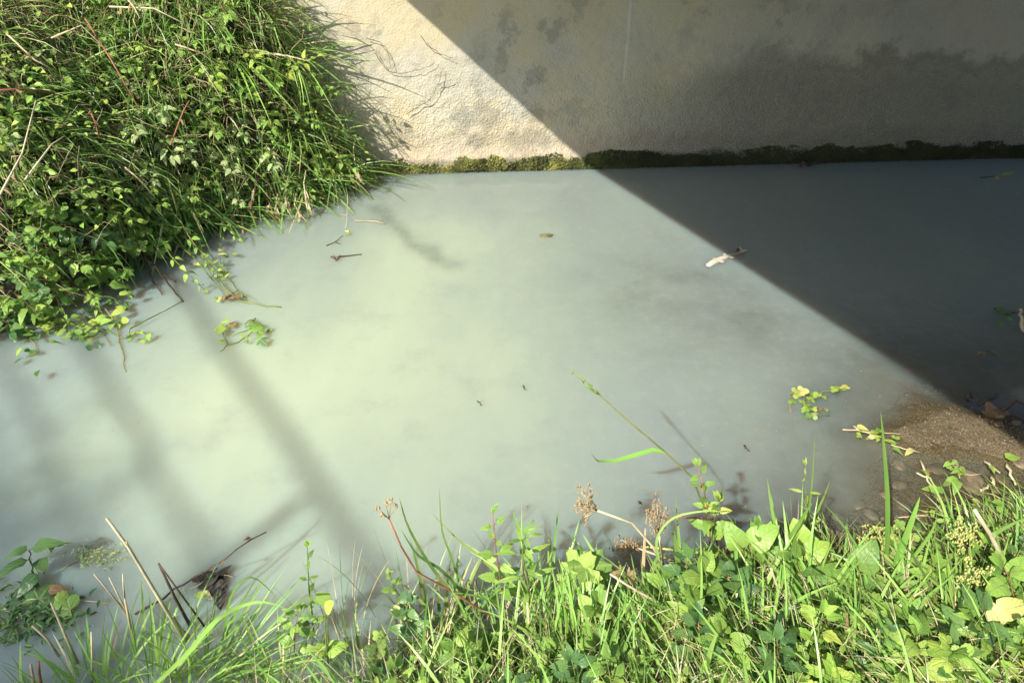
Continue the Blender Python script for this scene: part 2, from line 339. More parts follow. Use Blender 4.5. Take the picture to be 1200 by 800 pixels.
def axis(a, b, st, far):
    c = list(np.arange(a, b + 1e-6, st)); lo, hi = [], []; d = st * 2; p = a
    while p > -far: p -= d; lo.append(p); d *= 1.35
    p = b; d = st * 2
    while p < far: p += d; hi.append(p); d *= 1.35
    return np.array(lo[::-1] + c + hi)
def ground_h(X, Y):
    h = height(X, Y); beh = Y > wall_y(X) + .25
    return np.where(beh, 2.2, h)
g = link('ground', grid(axis(-5.2, 4.6, .035, 150), axis(-1.6, 6.4, .035, 150), M['ground'], 'ground', ground_h)); tag(g, 'brown silt stream bed and earth banks', kind='structure')
xs = axis(-3.6, 4.4, .04, 70); ys = np.concatenate([np.arange(-12, 1, .5), np.arange(1, 6.0, .04)])
ysw = ys
def wdepth(X, Y):
    u = (X + .95) * .80 - (Y - 2.85) * .6; v = (X + .95) * .6 + (Y - 2.85) * .80       # along and across the plume
    m = np.exp(-(u / 1.3) ** 2 - (v / 1.6) ** 2) + .35 * np.exp(-((X + .5) / .9) ** 2 - ((Y - 4.5) / .6) ** 2)
    return {'depth': np.clip(-height(X, Y), 0, 1).ravel(), 'milk': np.clip(m, 0, 1).ravel(), 'clear': np.clip((X - .8) / 1.1, 0, 1).ravel() * np.clip((3.9 - Y) / .8, 0, 1).ravel()}
def wz(X, Y): return np.zeros_like(X)
X, Y = np.meshgrid(xs, ysw); Y = np.minimum(Y, wall_y(X) + .05)
V = np.stack([X, Y, X * 0], -1).reshape(-1, 3); nx = len(xs); i = (np.arange(len(ysw) - 1)[:, None] * nx + np.arange(nx - 1)[None]).ravel()
me = npmesh('water', V, np.stack([i, i + 1, i + nx + 1, i + nx], -1), M['water'], attrs=wdepth(X, Y))
tag(link('water', me), 'milky green grey stream water', kind='structure')

HX, HY, HS = -14.0, -7.0, .02
_gx, _gy = np.meshgrid(np.arange(HX, 8, HS), np.arange(HY, 7.5, HS)); HG = height(_gx, _gy)
def hz(x, y):
    a = (x - HX) / HS; b_ = (y - HY) / HS; i, j = int(a), int(b_)
    if i < 0 or j < 0 or i >= HG.shape[1] - 1 or j >= HG.shape[0] - 1: return float(height(np.array([x]), np.array([y]))[0])
    a -= i; b_ -= j
    return float((HG[j, i] * (1 - a) + HG[j, i + 1] * a) * (1 - b_) + (HG[j + 1, i] * (1 - a) + HG[j + 1, i + 1] * a) * b_)
def ground_at(px, py):
    r = ray(px, py); t = 1.0
    for _ in range(900):
        p = CAM + r * t
        if p.z < max(hz(p.x, p.y), -.001): return p
        t += .01
    return p
# ------------------------------------------------------------------ abutment wall and bridge
x = np.arange(-8, 9.01, .022); z = np.concatenate([np.arange(-.8, -.1, .1), np.arange(-.1, 1.5, .016), np.arange(1.5, 2.71, .1)[:-1], [2.695]])
X, Z = np.meshgrid(x, z)
disp = (fbm(X * 26, Z * 26, 40, 3) - .45) * .022 * np.interp(Z, [0, .5, 1.2], [1, .8, .25]) + (fbm(X * 1.5, Z * 1.5, 50, 3) - .45) * .03
Yw = wall_y(X) - np.clip(disp, -.02, .03) - np.interp(Z, [-.1, .1, .16, .2], [.045, .04, .01, 0])
V = np.stack([X, Yw, Z], -1).reshape(-1, 3); nx = len(x); i = (np.arange(len(z) - 1)[:, None] * nx + np.arange(nx - 1)[None]).ravel()
ab = empty('abutment_wall', (0.6, 5.8, 0)); tag(ab, 'roughcast concrete abutment wall along the far side of the water', 'wall')
face = link('wall_face', npmesh('wall_face', V - np.array([.6, 5.8, 0]), np.stack([i, i + 1, i + nx + 1, i + nx], -1), M['wall']), ab)
b = MB(); b.add([(-8.6, wall_y(-8) - 5.74, -.8), (8.4, wall_y(9) - 5.74, -.8), (8.4, .9, -.8), (-8.6, .9, -.8), (-8.6, wall_y(-8) - 5.74, 2.695), (8.4, wall_y(9) - 5.74, 2.695), (8.4, .9, 2.695), (-8.6, .9, 2.695)],
    [(0, 3, 2, 1), (4, 5, 6, 7), (0, 1, 5, 4), (1, 2, 6, 5), (2, 3, 7, 6), (3, 0, 4, 7)]); b.build('wall_core', M['deck'], ab, False)
# moss on the foot of the wall: small upright tufts
n = 52000; mx = npr.uniform(-1.6, 6.5, n); top = .05 + .055 * fbm(mx * 5, mx * 0, 60, 4) / .5 + .03 * (mx > .6)
mz = npr.uniform(-.02, 1, n) * top; my = wall_y(mx) - .052 + npr.uniform(-.006, .02, n) + mz * .12
s = npr.uniform(.006, .016, n); a = npr.uniform(0, 6.28, n); kp = fbm(mx * 9, mz * 26, 61, 3) + npr.uniform(-.12, .12, n) > .16 + .38 * np.clip(mz / top, 0, 1) ** 2; mx, mz, my, s, a, top = mx[kp], mz[kp], my[kp], s[kp], a[kp], top[kp]; n = len(mx); base = np.stack([mx, my, mz], -1)
tri = []
for kk in range(3):
    q = a + kk * 2.094; tri.append(base + np.stack([np.cos(q) * s * .7, np.sin(q) * s * .4, np.sin(q + 1) * s * .7], -1))
tip = base + np.stack([npr.uniform(-.5, .5, n) * s, -s * npr.uniform(.8, 1.8, n), s * npr.uniform(-.3, .9, n)], -1)
V = np.stack(tri + [tip], 1).reshape(-1, 3); o = np.arange(n) * 4
F = np.concatenate([np.stack([o, o + 1, o + 3], -1), np.stack([o + 1, o + 2, o + 3], -1), np.stack([o + 2, o, o + 3], -1)])
clump = np.clip(fbm(mx * 9, mz * 9 + 3, 70, 3) * 1.1 + npr.uniform(-.2, .25, n) - .1, 0, .98) * np.interp(mx, [.3, 1.1], [1, .12])  # patchy moss tone; the deck's shade is put into the colour towards the right
tag(link('moss', npmesh('moss', V, F, M['moss'], rnd=np.repeat(clump, 4))), 'olive moss growing in a band on the foot of the wall', 'moss', kind='stuff')

P1 = at(690, 195); P2 = at(1195, 520); D = (P2 - P1).normalized(); SZ = SUN / SUN.z
SOF = 2.7
E0 = P1 + SZ * SOF                       # deck edge passes through here
def edge(y, off=0): t = (y - E0.y) / D.y; return E0.x + D.x * t + off
br = empty('bridge', (edge(2), 2, SOF)); tag(br, 'concrete bridge deck overhead whose straight edge shades the right side', 'bridge')
def slab(o0, o1, z0, z1, ya, yb):
    m = MB(); p = [(edge(ya, o0), ya), (edge(ya, o1), ya), (edge(yb, o1), yb), (edge(yb, o0), yb)]
    m.add([(q[0] - br.location.x, q[1] - 2, z0 - SOF) for q in p] + [(q[0] - br.location.x, q[1] - 2, z1 - SOF) for q in p],
          [(0, 3, 2, 1), (4, 5, 6, 7), (0, 1, 5, 4), (1, 2, 6, 5), (2, 3, 7, 6), (3, 0, 4, 7)]); return m
slab(0, 7.2, SOF, SOF + .32, -.5, 6.5).build('deck_slab', M['deck'], br, False)
slab(0.002, .22, SOF + .323, SOF + .55, -.5, 6.5).build('kerb_edge', M['deck'], br, False)
slab(6.98, 7.198, SOF + .323, SOF + .55, -.5, 6.5).build('kerb_edge', M['deck'], br, False)
m = MB(); m.box((1.75, -.5, -.2), (8.2, .0, 2.695)); tag(m.build('near_abutment', M['deck'], None, False), 'plain concrete bridge support on the near bank under the deck', 'wall')

# ------------------------------------------------------------------ leaf meshes
def leaf_mesh(name, mat, wfun, rows=7, fold=.22, droop=.25, serr=0, curl=0, stalk=.12):
    m = MB(); vs = []; fs = []; uvs = []
    for i in range(rows + 1):
        t = i / rows; ww = wfun(t) * .5 * (1 + (serr if i % 2 else -serr)); zz = -droop * t * t
        for j, u in enumerate((-1, -.5, 0, .5, 1)):
            zf = (fold * abs(u) - .16 * u * u) * ww + curl * ww * math.sin(t * 9 + u * 2) * abs(u)
            vs.append((u * ww, t + (-.06 * abs(u)) * (wfun(t)), zz + zf)); uvs.append((.5 + u * .5, t))
    for i in range(rows):
        for j in range(4): a = i * 5 + j; fs.append((a, a + 1, a + 6, a + 5))
    m.add(vs, fs, uvs)
    if stalk: m.tube([(0, -stalk, -.01), (0, 0.01, 0)], .012, .012, 3)
    return m.mesh(name, mat)
def ovate(w): return lambda t: w * (math.sin(math.pi * min(1, t ** .62)) ** .8 if 0 < t < 1 else .03)
def lance(w): return lambda t: w * (max(0, math.sin(math.pi * t ** .8)) ** .9 + .02)
def rnd_(w): return lambda t: w * .92 * (math.sin(math.pi * min(1, t ** .55)) ** .62 if 0 < t < .99 else (.45 if t <= 0 else .03))
def palmate(name, mat, lobes=5, depth=.42, droop=.2, serr=.05):
    m = MB(); vs = [(0, 0, 0)]; uvs = [(.5, 0)]; fs = []; n = 36
    for ring in (0.5, 1.0):
        for i in range(n + 1):
            a = -2.35 + 4.7 * i / n; q = abs(math.cos(lobes * (a) / 4.7 * math.pi / 1.0 * .999))
            q = q if lobes % 2 else abs(math.sin(lobes * a / 4.7 * math.pi))
            r = (1 - depth * (1 - q) ** 1.1) * (.72 + .28 * math.cos(a)) * (1 + (serr if i % 2 else -serr) * (ring == 1)) * .62
            r *= ring if ring == 1 else .5
            z = -droop * r * r * 1.6 + .10 * r * q
            vs.append((math.sin(a) * r, math.cos(a) * r + .0, z)); uvs.append((.5 + (i % 7 - 3) / 7 * .4 * ring + .0, ring * .9))
    for i in range(n): fs.append((0, 1 + i, 2 + i)); fs.append((1 + i, 1 + n + 1 + i, 2 + n + 1 + i, 2 + i))
    m.add(vs, fs, uvs); m.tube([(0, -.25, -.03), (0, 0, 0)], .012, .012, 3)
    return m.mesh(name, mat)
LM = {}
def leafset(key, matname):
    kk = (key, matname)
    if kk in LM: return LM[kk]
    mat = M[matname]; o = []
    for v in range(3):
        dr = (.1, .3, .55)[v]; cu = (.05, .12, .2)[v]
        o.append({'nettle': lambda: leaf_mesh('leaf_toothed', mat, ovate(.56), 9, .35, dr, .09, cu * .5),
                  'ovate': lambda: leaf_mesh('leaf_ovate', mat, ovate(.62), 6, .3, dr, 0, cu),
                  'round': lambda: leaf_mesh('leaf_round', mat, rnd_(.95), 8, .15, dr * .8, .02, cu * .6),
                  'lance': lambda: leaf_mesh('leaf_lance', mat, lance(.24), 6, .4, dr * 1.3, 0, cu * .5),
                  'palm': lambda: palmate('leaf_lobed', mat, 5, .42 + .1 * v, dr),
                  'tri': lambda: palmate('leaf_trilobed', mat, 3, .35 + .08 * v, dr, .04)}[key]())
    LM[kk] = o; return o
def place_leaf(parent, me, pos, d, up, size, name='leaf'):
    y = Vector(d).normalized(); x = y.cross(Vector(up))
    x = x.normalized() if x.length > 1e-3 else Vector((1, 0, 0)); z = x.cross(y)
    Mx = Matrix((x, y, z)).transposed().to_4x4(); Mx = Matrix.Translation(pos) @ Mx @ Matrix.Scale(size, 4)
    return link(name, me, parent, Mx)
def curve(p0, d0, L, bend, n=7, wob=0.0, r=rng):
    """a stem: starts along d0, pulled by the vector bend"""
    P = [Vector(p0)]; d = Vector(d0).normalized()
    for i in range(n):
        d = (d + Vector(bend) / n + Vector((r.uniform(-1, 1), r.uniform(-1, 1), r.uniform(-1, 1))) * wob).normalized(); P.append(P[-1] + d * (L / n))
    return P
def leafy(name, label, cat, base, d0, L, key='nettle', mat='leaf', size=.07, pairs=5, bend=(0, 0, -.4), group=None, stem='stem', r0=.003, first=.25, whorl=2, topleaf=True, branches=0, wob=.06, path=None, up=(0, -.3, 1), out=.75):
    t_ = empty(name, base); tag(t_, label, cat, group); S = leafset(key, mat)
    P = [Vector(p) - Vector(base) for p in path] if path else curve((0, 0, 0), d0, L, bend, 8, wob)
    m = MB(); m.tube(P, r0, r0 * .5, 4)
    def along(u):
        q = u * (len(P) - 1); i = min(int(q), len(P) - 2); return P[i].lerp(P[i + 1], q - i), (P[i + 1] - P[i]).normalized()
    ang = rng.uniform(0, 3)
    for k in range(pairs):
        u = first + (1 - first) * (k + .3 * rng.random()) / max(1, pairs); p, td = along(min(u, .99)); ang += 1.57 + rng.uniform(-.5, .5)
        o1 = td.orthogonal().normalized(); o2 = td.cross(o1); s_ = size * (1.05 - .5 * u) * rng.uniform(.75, 1.2)
        for w_ in range(whorl):
            q = ang + w_ * 2 * math.pi / whorl + rng.uniform(-.3, .3); o_ = o1 * math.cos(q) + o2 * math.sin(q)
            d = (o_ * out + td * .45 + Vector((0, 0, -.15))).normalized(); pt = p + d * s_ * .3
            m.tube([p, pt], r0 * .45, r0 * .35, 3)
            place_leaf(t_, S[rng.randrange(3)], pt, d, Vector(up) + Vector((rng.uniform(-.4, .4), rng.uniform(-.4, .4), 0)), s_)
    if topleaf:
        p, td = along(.999)
        for w_ in range(3):
            d = (td + Vector((rng.uniform(-.7, .7), rng.uniform(-.7, .7), rng.uniform(-.2, .4)))).normalized(); place_leaf(t_, S[rng.randrange(3)], p, d, up, size * .5)
    m.build('stem', M[stem], t_); return t_
def grass_tuft(name, label, base, n, L, wd=.007, lean=(0, 0, 1), spread=.5, mat='grass_bright', group=None, bend=.8, seed=0, cat='grass tuft', rad=.04, dry=0):
    r = random.Random(seed + 100); t_ = empty(name, base); tag(t_, label, cat, group, 'thing')
    for k in range(n):
        a = r.uniform(0, 6.283); o = Vector((math.cos(a), math.sin(a), 0)); sp = spread * r.uniform(.2, 1)
        d = Vector(lean).normalized() + o * sp; ln = L * r.uniform(.55, 1.1)
        P = curve(o * rad * r.random(), d, ln, Vector((o.x, o.y, -1.0)) * bend * r.uniform(.3, 1.3), 7, .02, r)
        m = MB(); m.ribbon(P, wd * r.uniform(.6, 1.2), Vector((o.y, -o.x, 0)).cross(d) + Vector((r.uniform(-.5, .5), r.uniform(-.5, .5), r.uniform(0, .6))))
        m.build('blade', M['straw' if r.random() < dry else mat], t_)
    return t_

# ------------------------------------------------------------------ masses of grass and small leaves (joined, uncountable)
def blades(B, L, W, az, lean, bend, segs=5, down=None):
    """vectorised blades. B (n,3), az heading of lean; returns V,F,uv"""
    n = len(B); rows = []; p = B.copy(); th = lean.copy()
    side = np.stack([-np.sin(az), np.cos(az), az * 0], -1); tw = npr.uniform(-.9, .9, n)
    for i in range(segs + 1):
        u = i / segs; d = np.stack([np.cos(az) * np.sin(th), np.sin(az) * np.sin(th), np.cos(th)], -1)
        nn = np.cross(d, side); sd = side * np.cos(tw)[:, None] + nn * np.sin(tw)[:, None]
        ww = (W * .5 * (min(1, .6 + u * 1.6) * (1 - u ** 2.4) + .03))[:, None]
        rows += [p - sd * ww, p + sd * ww]; p = p + d * (L / segs)[:, None]; th = th + bend / segs
    V = np.stack(rows, 1).reshape(-1, 3); k = 2 * (segs + 1); o = np.arange(n)[:, None] * k + np.arange(segs)[None] * 2; o = o.ravel()
    F = np.stack([o, o + 1, o + 3, o + 2], -1); uv = np.tile(np.array([(j, i / segs) for i in range(segs + 1) for j in (0, 1)]), (n, 1)); return V, F, uv, k
def mini_leaves(P, d, up, S, wr=.55):
    """small folded leaves: P (n,3) base, d direction, up"""
    n = len(P); d = d / np.linalg.norm(d, axis=1)[:, None]; x = np.cross(d, up); x /= np.linalg.norm(x, axis=1)[:, None] + 1e-6; z = np.cross(x, d); s = S[:, None]
    pts = [(0, 0, 0), (-.5, .33, .12), (0, .38, 0), (.5, .33, .12), (-.42, .66, .06), (0, .72, -.05), (.42, .66, .06), (0, 1, -.16)]
    V = np.stack([P + x * (a * wr * s) + d * (b_ * s) + z * (c * s) for a, b_, c in pts], 1).reshape(-1, 3)
    o = np.arange(n)[:, None] * 8; F = np.array([(0, 2, 1, 1), ]); q = [(0, 2, 5, 4), (0, 4, 1, 0)]
    T = np.array([(0, 2, 1), (0, 3, 2), (1, 2, 5), (1, 5, 4), (2, 3, 6), (2, 6, 5), (4, 5, 7), (5, 6, 7)])
    F = (o[:, :, None] + T[None]).reshape(-1, 3); uv = np.tile(np.array([(.5 + a, b_) for a, b_, c in pts]), (n, 1)); return V, F, uv, 8
def pts_on(n, xr, yr, cond):
    out = []
    while sum(map(len, out)) < n:
        x = npr.uniform(*xr, 6000); y = npr.uniform(*yr, 6000); k = cond(x, y); out.append(np.stack([x[k], y[k]], -1))
    return np.concatenate(out)[:n]
def grad(x, y, e=.08):
    return (height(x + e, y) - height(x - e, y)) / (2 * e), (height(x, y + e) - height(x, y - e)) / (2 * e)
lbc = lambda a, b_: (lambda x, y: (left_d(x, y) > a) & (left_d(x, y) < b_) & (y < wall_y(x) - .03))
def grass_mass(name, label, mat, P2, L, W, droop, leanbase=.3, seed=1, rn=None, segs=5, lift=0):
    x, y = P2[:, 0], P2[:, 1]; n = len(x); z = height(x, y) + lift; gx, gy = grad(x, y, .15); az = np.arctan2(-gy, -gx) + npr.normal(0, .7, n)
    st = np.clip(np.hypot(gx, gy), 0, 1.6); Ls = L * npr.uniform(.5, 1.15, n); th = leanbase * npr.uniform(.2, 1.6, n) + st * .35
    V, F, uv, k = blades(np.stack([x, y, z], -1), Ls, W * npr.uniform(.6, 1.3, n), az, th, droop * npr.uniform(.4, 1.4, n), segs)
    r = npr.uniform(0, .99, n) if rn is None else rn(x, y, n)
    o = link(name, npmesh(name, V, F, M[mat], uv, np.repeat(r, k))); return tag(o, label, 'grass', kind='stuff')
def leaf_mass(name, label, mat, P2, S, hmax, wr=.55, rn=None, tilt=.8, cat='undergrowth'):
    x, y = P2[:, 0], P2[:, 1]; n = len(x); gx, gy = grad(x, y, .15); nrm = np.stack([-gx, -gy, np.ones(n)], -1); nrm /= np.linalg.norm(nrm, axis=1)[:, None]
    P = np.stack([x, y, height(x, y)], -1) + nrm * (npr.uniform(0, 1, n) ** .7 * hmax)[:, None]
    a = npr.uniform(0, 6.283, n); d = np.stack([np.cos(a), np.sin(a), npr.uniform(-.7, .4, n)], -1); up = nrm * .4 + npr.normal(0, tilt * .38, (n, 3)) + np.array(SUN)[None]
    V, F, uv, k = mini_leaves(P, d, up, S * npr.uniform(.5, 1.3, n), wr); r = npr.uniform(0, .99, n) if rn is None else rn(x, y, n)
    return tag(link(name, npmesh(name, V, F, M[mat], uv, np.repeat(r, k), smooth=False)), label, cat, kind='stuff')

PL = lambda n, a=0, b_=2.6: pts_on(n, (-5.2, -1.15), (2.3, 6.0), lbc(a, b_))
# patchiness over the left bank: grass to the right, leafy cover to the left and low
gz = lambda P, f: P[f(P[:, 0], P[:, 1])]
Pg = PL(9500, .0); w_g = lambda x, y: (npr.uniform(0, 1, len(x)) < np.clip((x + 3.15) / .7 + 1.6 * (fbm(x * 1.7, y * 1.7, 90) - .45) * 1.5, .12, 1))
grass_mass('bank_grass', 'long drooping green grass covering the steep left bank', 'grass', gz(Pg, w_g), .56, .0105, 2.0, .35)
Pd = gz(PL(4200, .0, 1.4), w_g)
grass_mass('bank_dark_grass', 'deep green grass hanging in thick swathes on the left bank', 'grass_dark', Pd, .55, .010, 2.2, .3)
grass_mass('bank_straw', 'dry straw tangled through the growth on the left bank', 'straw', PL(6500), .34, .0045, 1.6, .8, lift=.08)
Pl = PL(14000); w_l = lambda x, y: (npr.uniform(0, 1, len(x)) < np.clip(1.0 - (x + 3.1) / .9, .22, 1) * np.where((x < -2.6) & (y > 4.5), .3, 1))
leaf_mass('bank_undergrowth', 'small mixed green leaves covering the left bank', 'leaf', gz(Pl, w_l), .05, .34)
leaf_mass('bank_low_cover', 'mid green small leaves low down on the left bank', 'leaf', gz(PL(7000), w_l), .06, .16)
leaf_mass('bank_bright_cover', 'lime green leaflets scattered over the left bank', 'leaf_lime', gz(PL(5200), w_l), .046, .44)
leaf_mass('bank_dry_litter', 'brown dead leaves caught in the left bank', 'leaf_dead', PL(2600), .045, .24, .4)
# near bank
nb = lambda a, b_: (lambda x, y: ((np.interp(x, NEAR[:, 0], NEAR[:, 1]) - y) > a + np.interp(x, [.9, 1.5], [0, .0])) & ((np.interp(x, NEAR[:, 0], NEAR[:, 1]) - y) < b_) & (np.hypot(x, y) > .3))
PN = lambda n, a=.02, b_=1.5, xr=(-2.2, 3.2): pts_on(n, xr, (-.6, 2.4), nb(a, b_))
leftbare = lambda x, y: (x > -1.15 + .4 * (npr.uniform(0, 1, len(x)) - .5)) | (y < .9)
grass_mass('near_grass', 'short mixed green grass over the near bank', 'grass', gz(gz(PN(8500, .06), leftbare), lambda x, y: (x < 1.25) | (y < np.interp(x, NEAR[:, 0], NEAR[:, 1]) - .22)), .27, .0052, 1.5, .5)
grass_mass('near_straw', 'dead straw lying through the near bank plants', 'straw', gz(gz(PN(5200, .03), leftbare), lambda x, y: (x < 1.15) | (y < np.interp(x, NEAR[:, 0], NEAR[:, 1]) - .3)), .24, .0035, 1.2, 1.0, lift=.02)
leaf_mass('near_cover', 'small green leaves carpeting the near bank', 'leaf', gz(gz(PN(3000, .1, 1.5), leftbare), lambda x, y: (x < 1.1) | (y < np.interp(x, NEAR[:, 0], NEAR[:, 1]) - .18)), .042, .17)
leaf_mass('near_lime_cover', 'tiny lime green leaves low in the near bank', 'leaf_lime', gz(PN(1300, .12, 1.5), leftbare), .028, .15)
leaf_mass('near_dark_cover', 'dark ivy like leaves close to the soil of the near bank', 'leaf_dark', gz(PN(2600, .08, 1.5), leftbare), .045, .07)
leaf_mass('near_litter', 'brown leaf litter on the near bank', 'leaf_dead', PN(1500, .0, 1.2), .03, .05, .4)

Pt = pts_on(13000, (-5.2, -2.3), (3.6, 6.0), lbc(.25, 2.8)); w_t = lambda x, y: npr.uniform(0, 1, len(x)) < np.clip((-2.5 - x) * 1.1, .08, 1) * np.clip((y - 3.7) * 1.2, 0, 1)
grass_mass('bank_thatch', 'thatch of dead brown grass high on the left bank', 'straw', gz(Pt, w_t), .24, .0045, 2.6, 1.0, lift=.36)
grass_mass('bank_fine_grass', 'fine pale green grass over the thatch on the left bank', 'grass', gz(pts_on(6000, (-5.2, -1.4), (3.4, 6.0), lbc(.1, 2.8)), lambda x, y: npr.uniform(0, 1, len(x)) < .75), .26, .0042, 2.2, .9, lift=.20)

grass_mass('near_long_grass', 'long bright grass blades mixed through the near bank plants', 'grass_bright', gz(PN(1500, .08, 1.4), lambda x, y: (x > -.7) & ((x < 1.2) | (y < np.interp(x, NEAR[:, 0], NEAR[:, 1]) - .28))), .36, .0095, 1.3, .4)

ORD = 'first second third fourth fifth sixth seventh eighth ninth tenth eleventh twelfth thirteenth fourteenth fifteenth sixteenth'.split()
def place_names(pts, rows, rownames):
    """rank every pixel position: row from the top, then from the left"""
    ys = sorted(p[1] for p in pts); cut = [ys[min(len(ys) - 1, len(ys) * (i + 1) // rows)] for i in range(rows - 1)]
    rw = lambda p: sum(p[1] >= c for c in cut); out = {}
    for r_ in range(rows):
        q = sorted([p for p in pts if rw(p) == r_]); 
        for i, p in enumerate(q): out[p] = f'{ORD[i]} from the left in the {rownames[r_]} row'
    return out
CW = {'leaf': 'green', 'leaf_dark': 'dark green', 'leaf_lime': 'lime', 'leaf_pale': 'pale green', 'grass': 'mid green', 'grass_dark': 'deep green', 'grass_bright': 'bright green'}
SW = {'nettle': 'toothed', 'ovate': 'oval', 'tri': 'three lobed', 'round': 'rounded', 'lance': 'narrow'}
ROWS = ['top', 'second', 'third', 'lowest']
def aty(px, py, y): r = ray(px, py); return CAM + r * (y / r.y)
def V3(*a): return Vector(a)
# ------------------------------------------------------------------ shade tree upstream of the viewer (its limbs shade the water)
tr = empty('tree', (-9.3, -5.3, .8)); tag(tr, 'bare forked tree on the near bank whose limbs shade the left water', 'tree')
TB = tr.location
def limb(pts, r0, r1, name='limb', wob=.05, n=8):
    m = MB(); P = [Vector(p) for p in pts]; Q = []
    for i in range(len(P) - 1):
        for k in range(n): Q.append(P[i].lerp(P[i + 1], k / n) + V3(rng.uniform(-1, 1), rng.uniform(-1, 1), rng.uniform(-1, 1)) * wob)
    Q.append(P[-1]); m.tube([q - TB for q in Q], r0, r1, 7); m.build(name, M['bark'], tr)
def sh(px, py, h): return at(px, py) + SZ * h
A1, A2 = sh(150, 235, 8.6), sh(470, 720, 8.0); B1, B2 = sh(60, 330, 8.3), sh(262, 690, 7.8); C1 = sh(60, 830, 7.6); A3 = sh(352, 585, 8.15)
G1, G2 = sh(-30, 330, 8.2), sh(135, 720, 7.7)
fork = V3(-8.7, -4.2, 6.4)
limb([V3(-9.3, -5.3, -.5), V3(-9.2, -5.0, 3), fork], .24, .14, 'trunk')
limb([fork, A1, A2, A2 + (A2 - A1) * .15], .029, .023, wob=.012); limb([fork, B1, B2], .026, .020, wob=.012)
limb([A3, C1], .032, .026, wob=.01); limb([fork, G1, G2], .022, .016, wob=.012)
lm = []
tr = empty('tree', (-14.5, -12.5, 1.0)); tag(tr, 'added tall leafy tree, unseen behind the viewer, shaped to shade the lower left corner', 'tree'); TB = tr.location  # unseen tree added for its soft shade on the lower left water
B2 = V3(-13, -10.6, 13); limb([V3(-14.5, -12.5, -.5), V3(-14, -12, 6), B2], .34, .16, 'trunk')
cl = [(sh(-70, 650, 15.4), .42, 420), (sh(-190, 560, 15.0), .4, 260), (sh(-30, 820, 15.2), .42, 380), (sh(-220, 700, 15.6), .6, 420), (sh(30, 900, 15.1), .4, 260)]
for c, r_, n_ in cl:
    q = npr.normal(0, .5, (n_, 3)) * r_; P = np.array(c - TB)[None] + q; d = npr.normal(0, 1, (n_, 3)); d[:, 2] -= .4
    lm.append((P, d, np.full(n_, .11)))
    limb([B2, c], .018, .008, 'branch', .03, 4)
P = np.concatenate([a[0] for a in lm]); d = np.concatenate([a[1] for a in lm]); s = np.concatenate([a[2] for a in lm])
V, F, uv, k = mini_leaves(P, d, npr.normal(0, 1, P.shape), s * npr.uniform(.6, 1.2, len(s)))
c_ = link('shade_crown', npmesh('shade_crown', V, F, M['leaf_dark'], uv, np.repeat(npr.uniform(0, .99, len(P)), k), smooth=False), tr); c_['kind'] = 'stuff'

# ------------------------------------------------------------------ left bank: plants one can count
def scatter_px(n, box, mind=10, sdz=3):
    r = random.Random(sdz); out = []; tries = 0
    while len(out) < n and tries < 4000:
        tries += 1; px, py = r.uniform(box[0], box[2]), r.uniform(box[1], box[3])
        if any((px - a) ** 2 + (py - b_) ** 2 < mind ** 2 for a, b_ in out): continue
        p = ground_at(px, py)
        if p.z > .03 and p.y < wall_y(p.x) - .05 and float(left_d(np.array([p.x]), np.array([p.y]))[0]) > 0: out.append((px, py))
    return out
def outward(p):
    gx, gy = grad(np.array([p.x]), np.array([p.y]), .15); return V3(-float(gx[0]), -float(gy[0]), 0)
_s = scatter_px(34, (150, 5, 430, 215), 24, 5); _n = place_names(_s, 4, ROWS)
for (px, py) in _s:
    ck = rng.choice(['leaf', 'leaf', 'leaf_pale', 'leaf_lime'])
    p = ground_at(px, py); o = outward(p)
    leafy('toothed_weed', f'{CW[ck]} toothed weed in the bank grass, {_n[(px, py)]}', 'weed', p, o * .5 + V3(-.1, -.1, 1), rng.uniform(.3, .5), 'nettle', ck, rng.uniform(.075, .115), 6, (o.x * .6, o.y * .6 - .1, -.9), 'toothed weeds in the grass of the left bank')
_s = scatter_px(34, (0, 60, 210, 260), 26, 6); _n = place_names(_s, 4, ROWS)
for (px, py) in _s:
    sk = rng.choice(['ovate', 'nettle', 'tri']); ck = rng.choice(['leaf', 'leaf', 'leaf_lime', 'leaf_pale', 'leaf_dark'])
    p = ground_at(px, py); o = outward(p)
    leafy('leafy_weed', f'{CW[ck]} {SW[sk]} leaved upper bank weed, {_n[(px, py)]}', 'weed', p, o * .4 + V3(0, 0, 1), rng.uniform(.22, .4), sk, ck, rng.uniform(.055, .09), 6, (o.x * .5, o.y * .5, -.6), 'leafy weeds higher on the left bank')
_s = scatter_px(34, (0, 215, 215, 400), 20, 7); _n = place_names(_s, 4, ROWS)
for (px, py) in _s:
    sk = rng.choice(['ovate', 'tri', 'nettle', 'ovate']); ck = rng.choice(['leaf', 'leaf', 'leaf_lime', 'leaf', 'leaf_dark'])
    p = ground_at(px, py); o = outward(p)
    leafy('broad_leaf_plant', f'{CW[ck]} {SW[sk]} leaved waterside plant, {_n[(px, py)]}', 'plant', p, o * .6 + V3(0, -.1, .9), rng.uniform(.25, .42), sk, ck, rng.uniform(.085, .13), 6, (o.x * .7, o.y * .7, -.8), 'broad leaved plants at the lower left bank')
k_ = 0; _s = [(150, 285), (190, 270), (225, 262), (250, 245), (285, 235), (310, 225), (335, 222), (360, 215), (390, 210), (415, 200), (205, 225), (255, 180), (300, 160), (345, 150), (395, 150), (410, 95), (375, 80), (330, 60), (390, 25), (270, 70), (215, 60), (240, 20)]; _n = place_names(_s, 3, ['top', 'middle', 'waterside'])
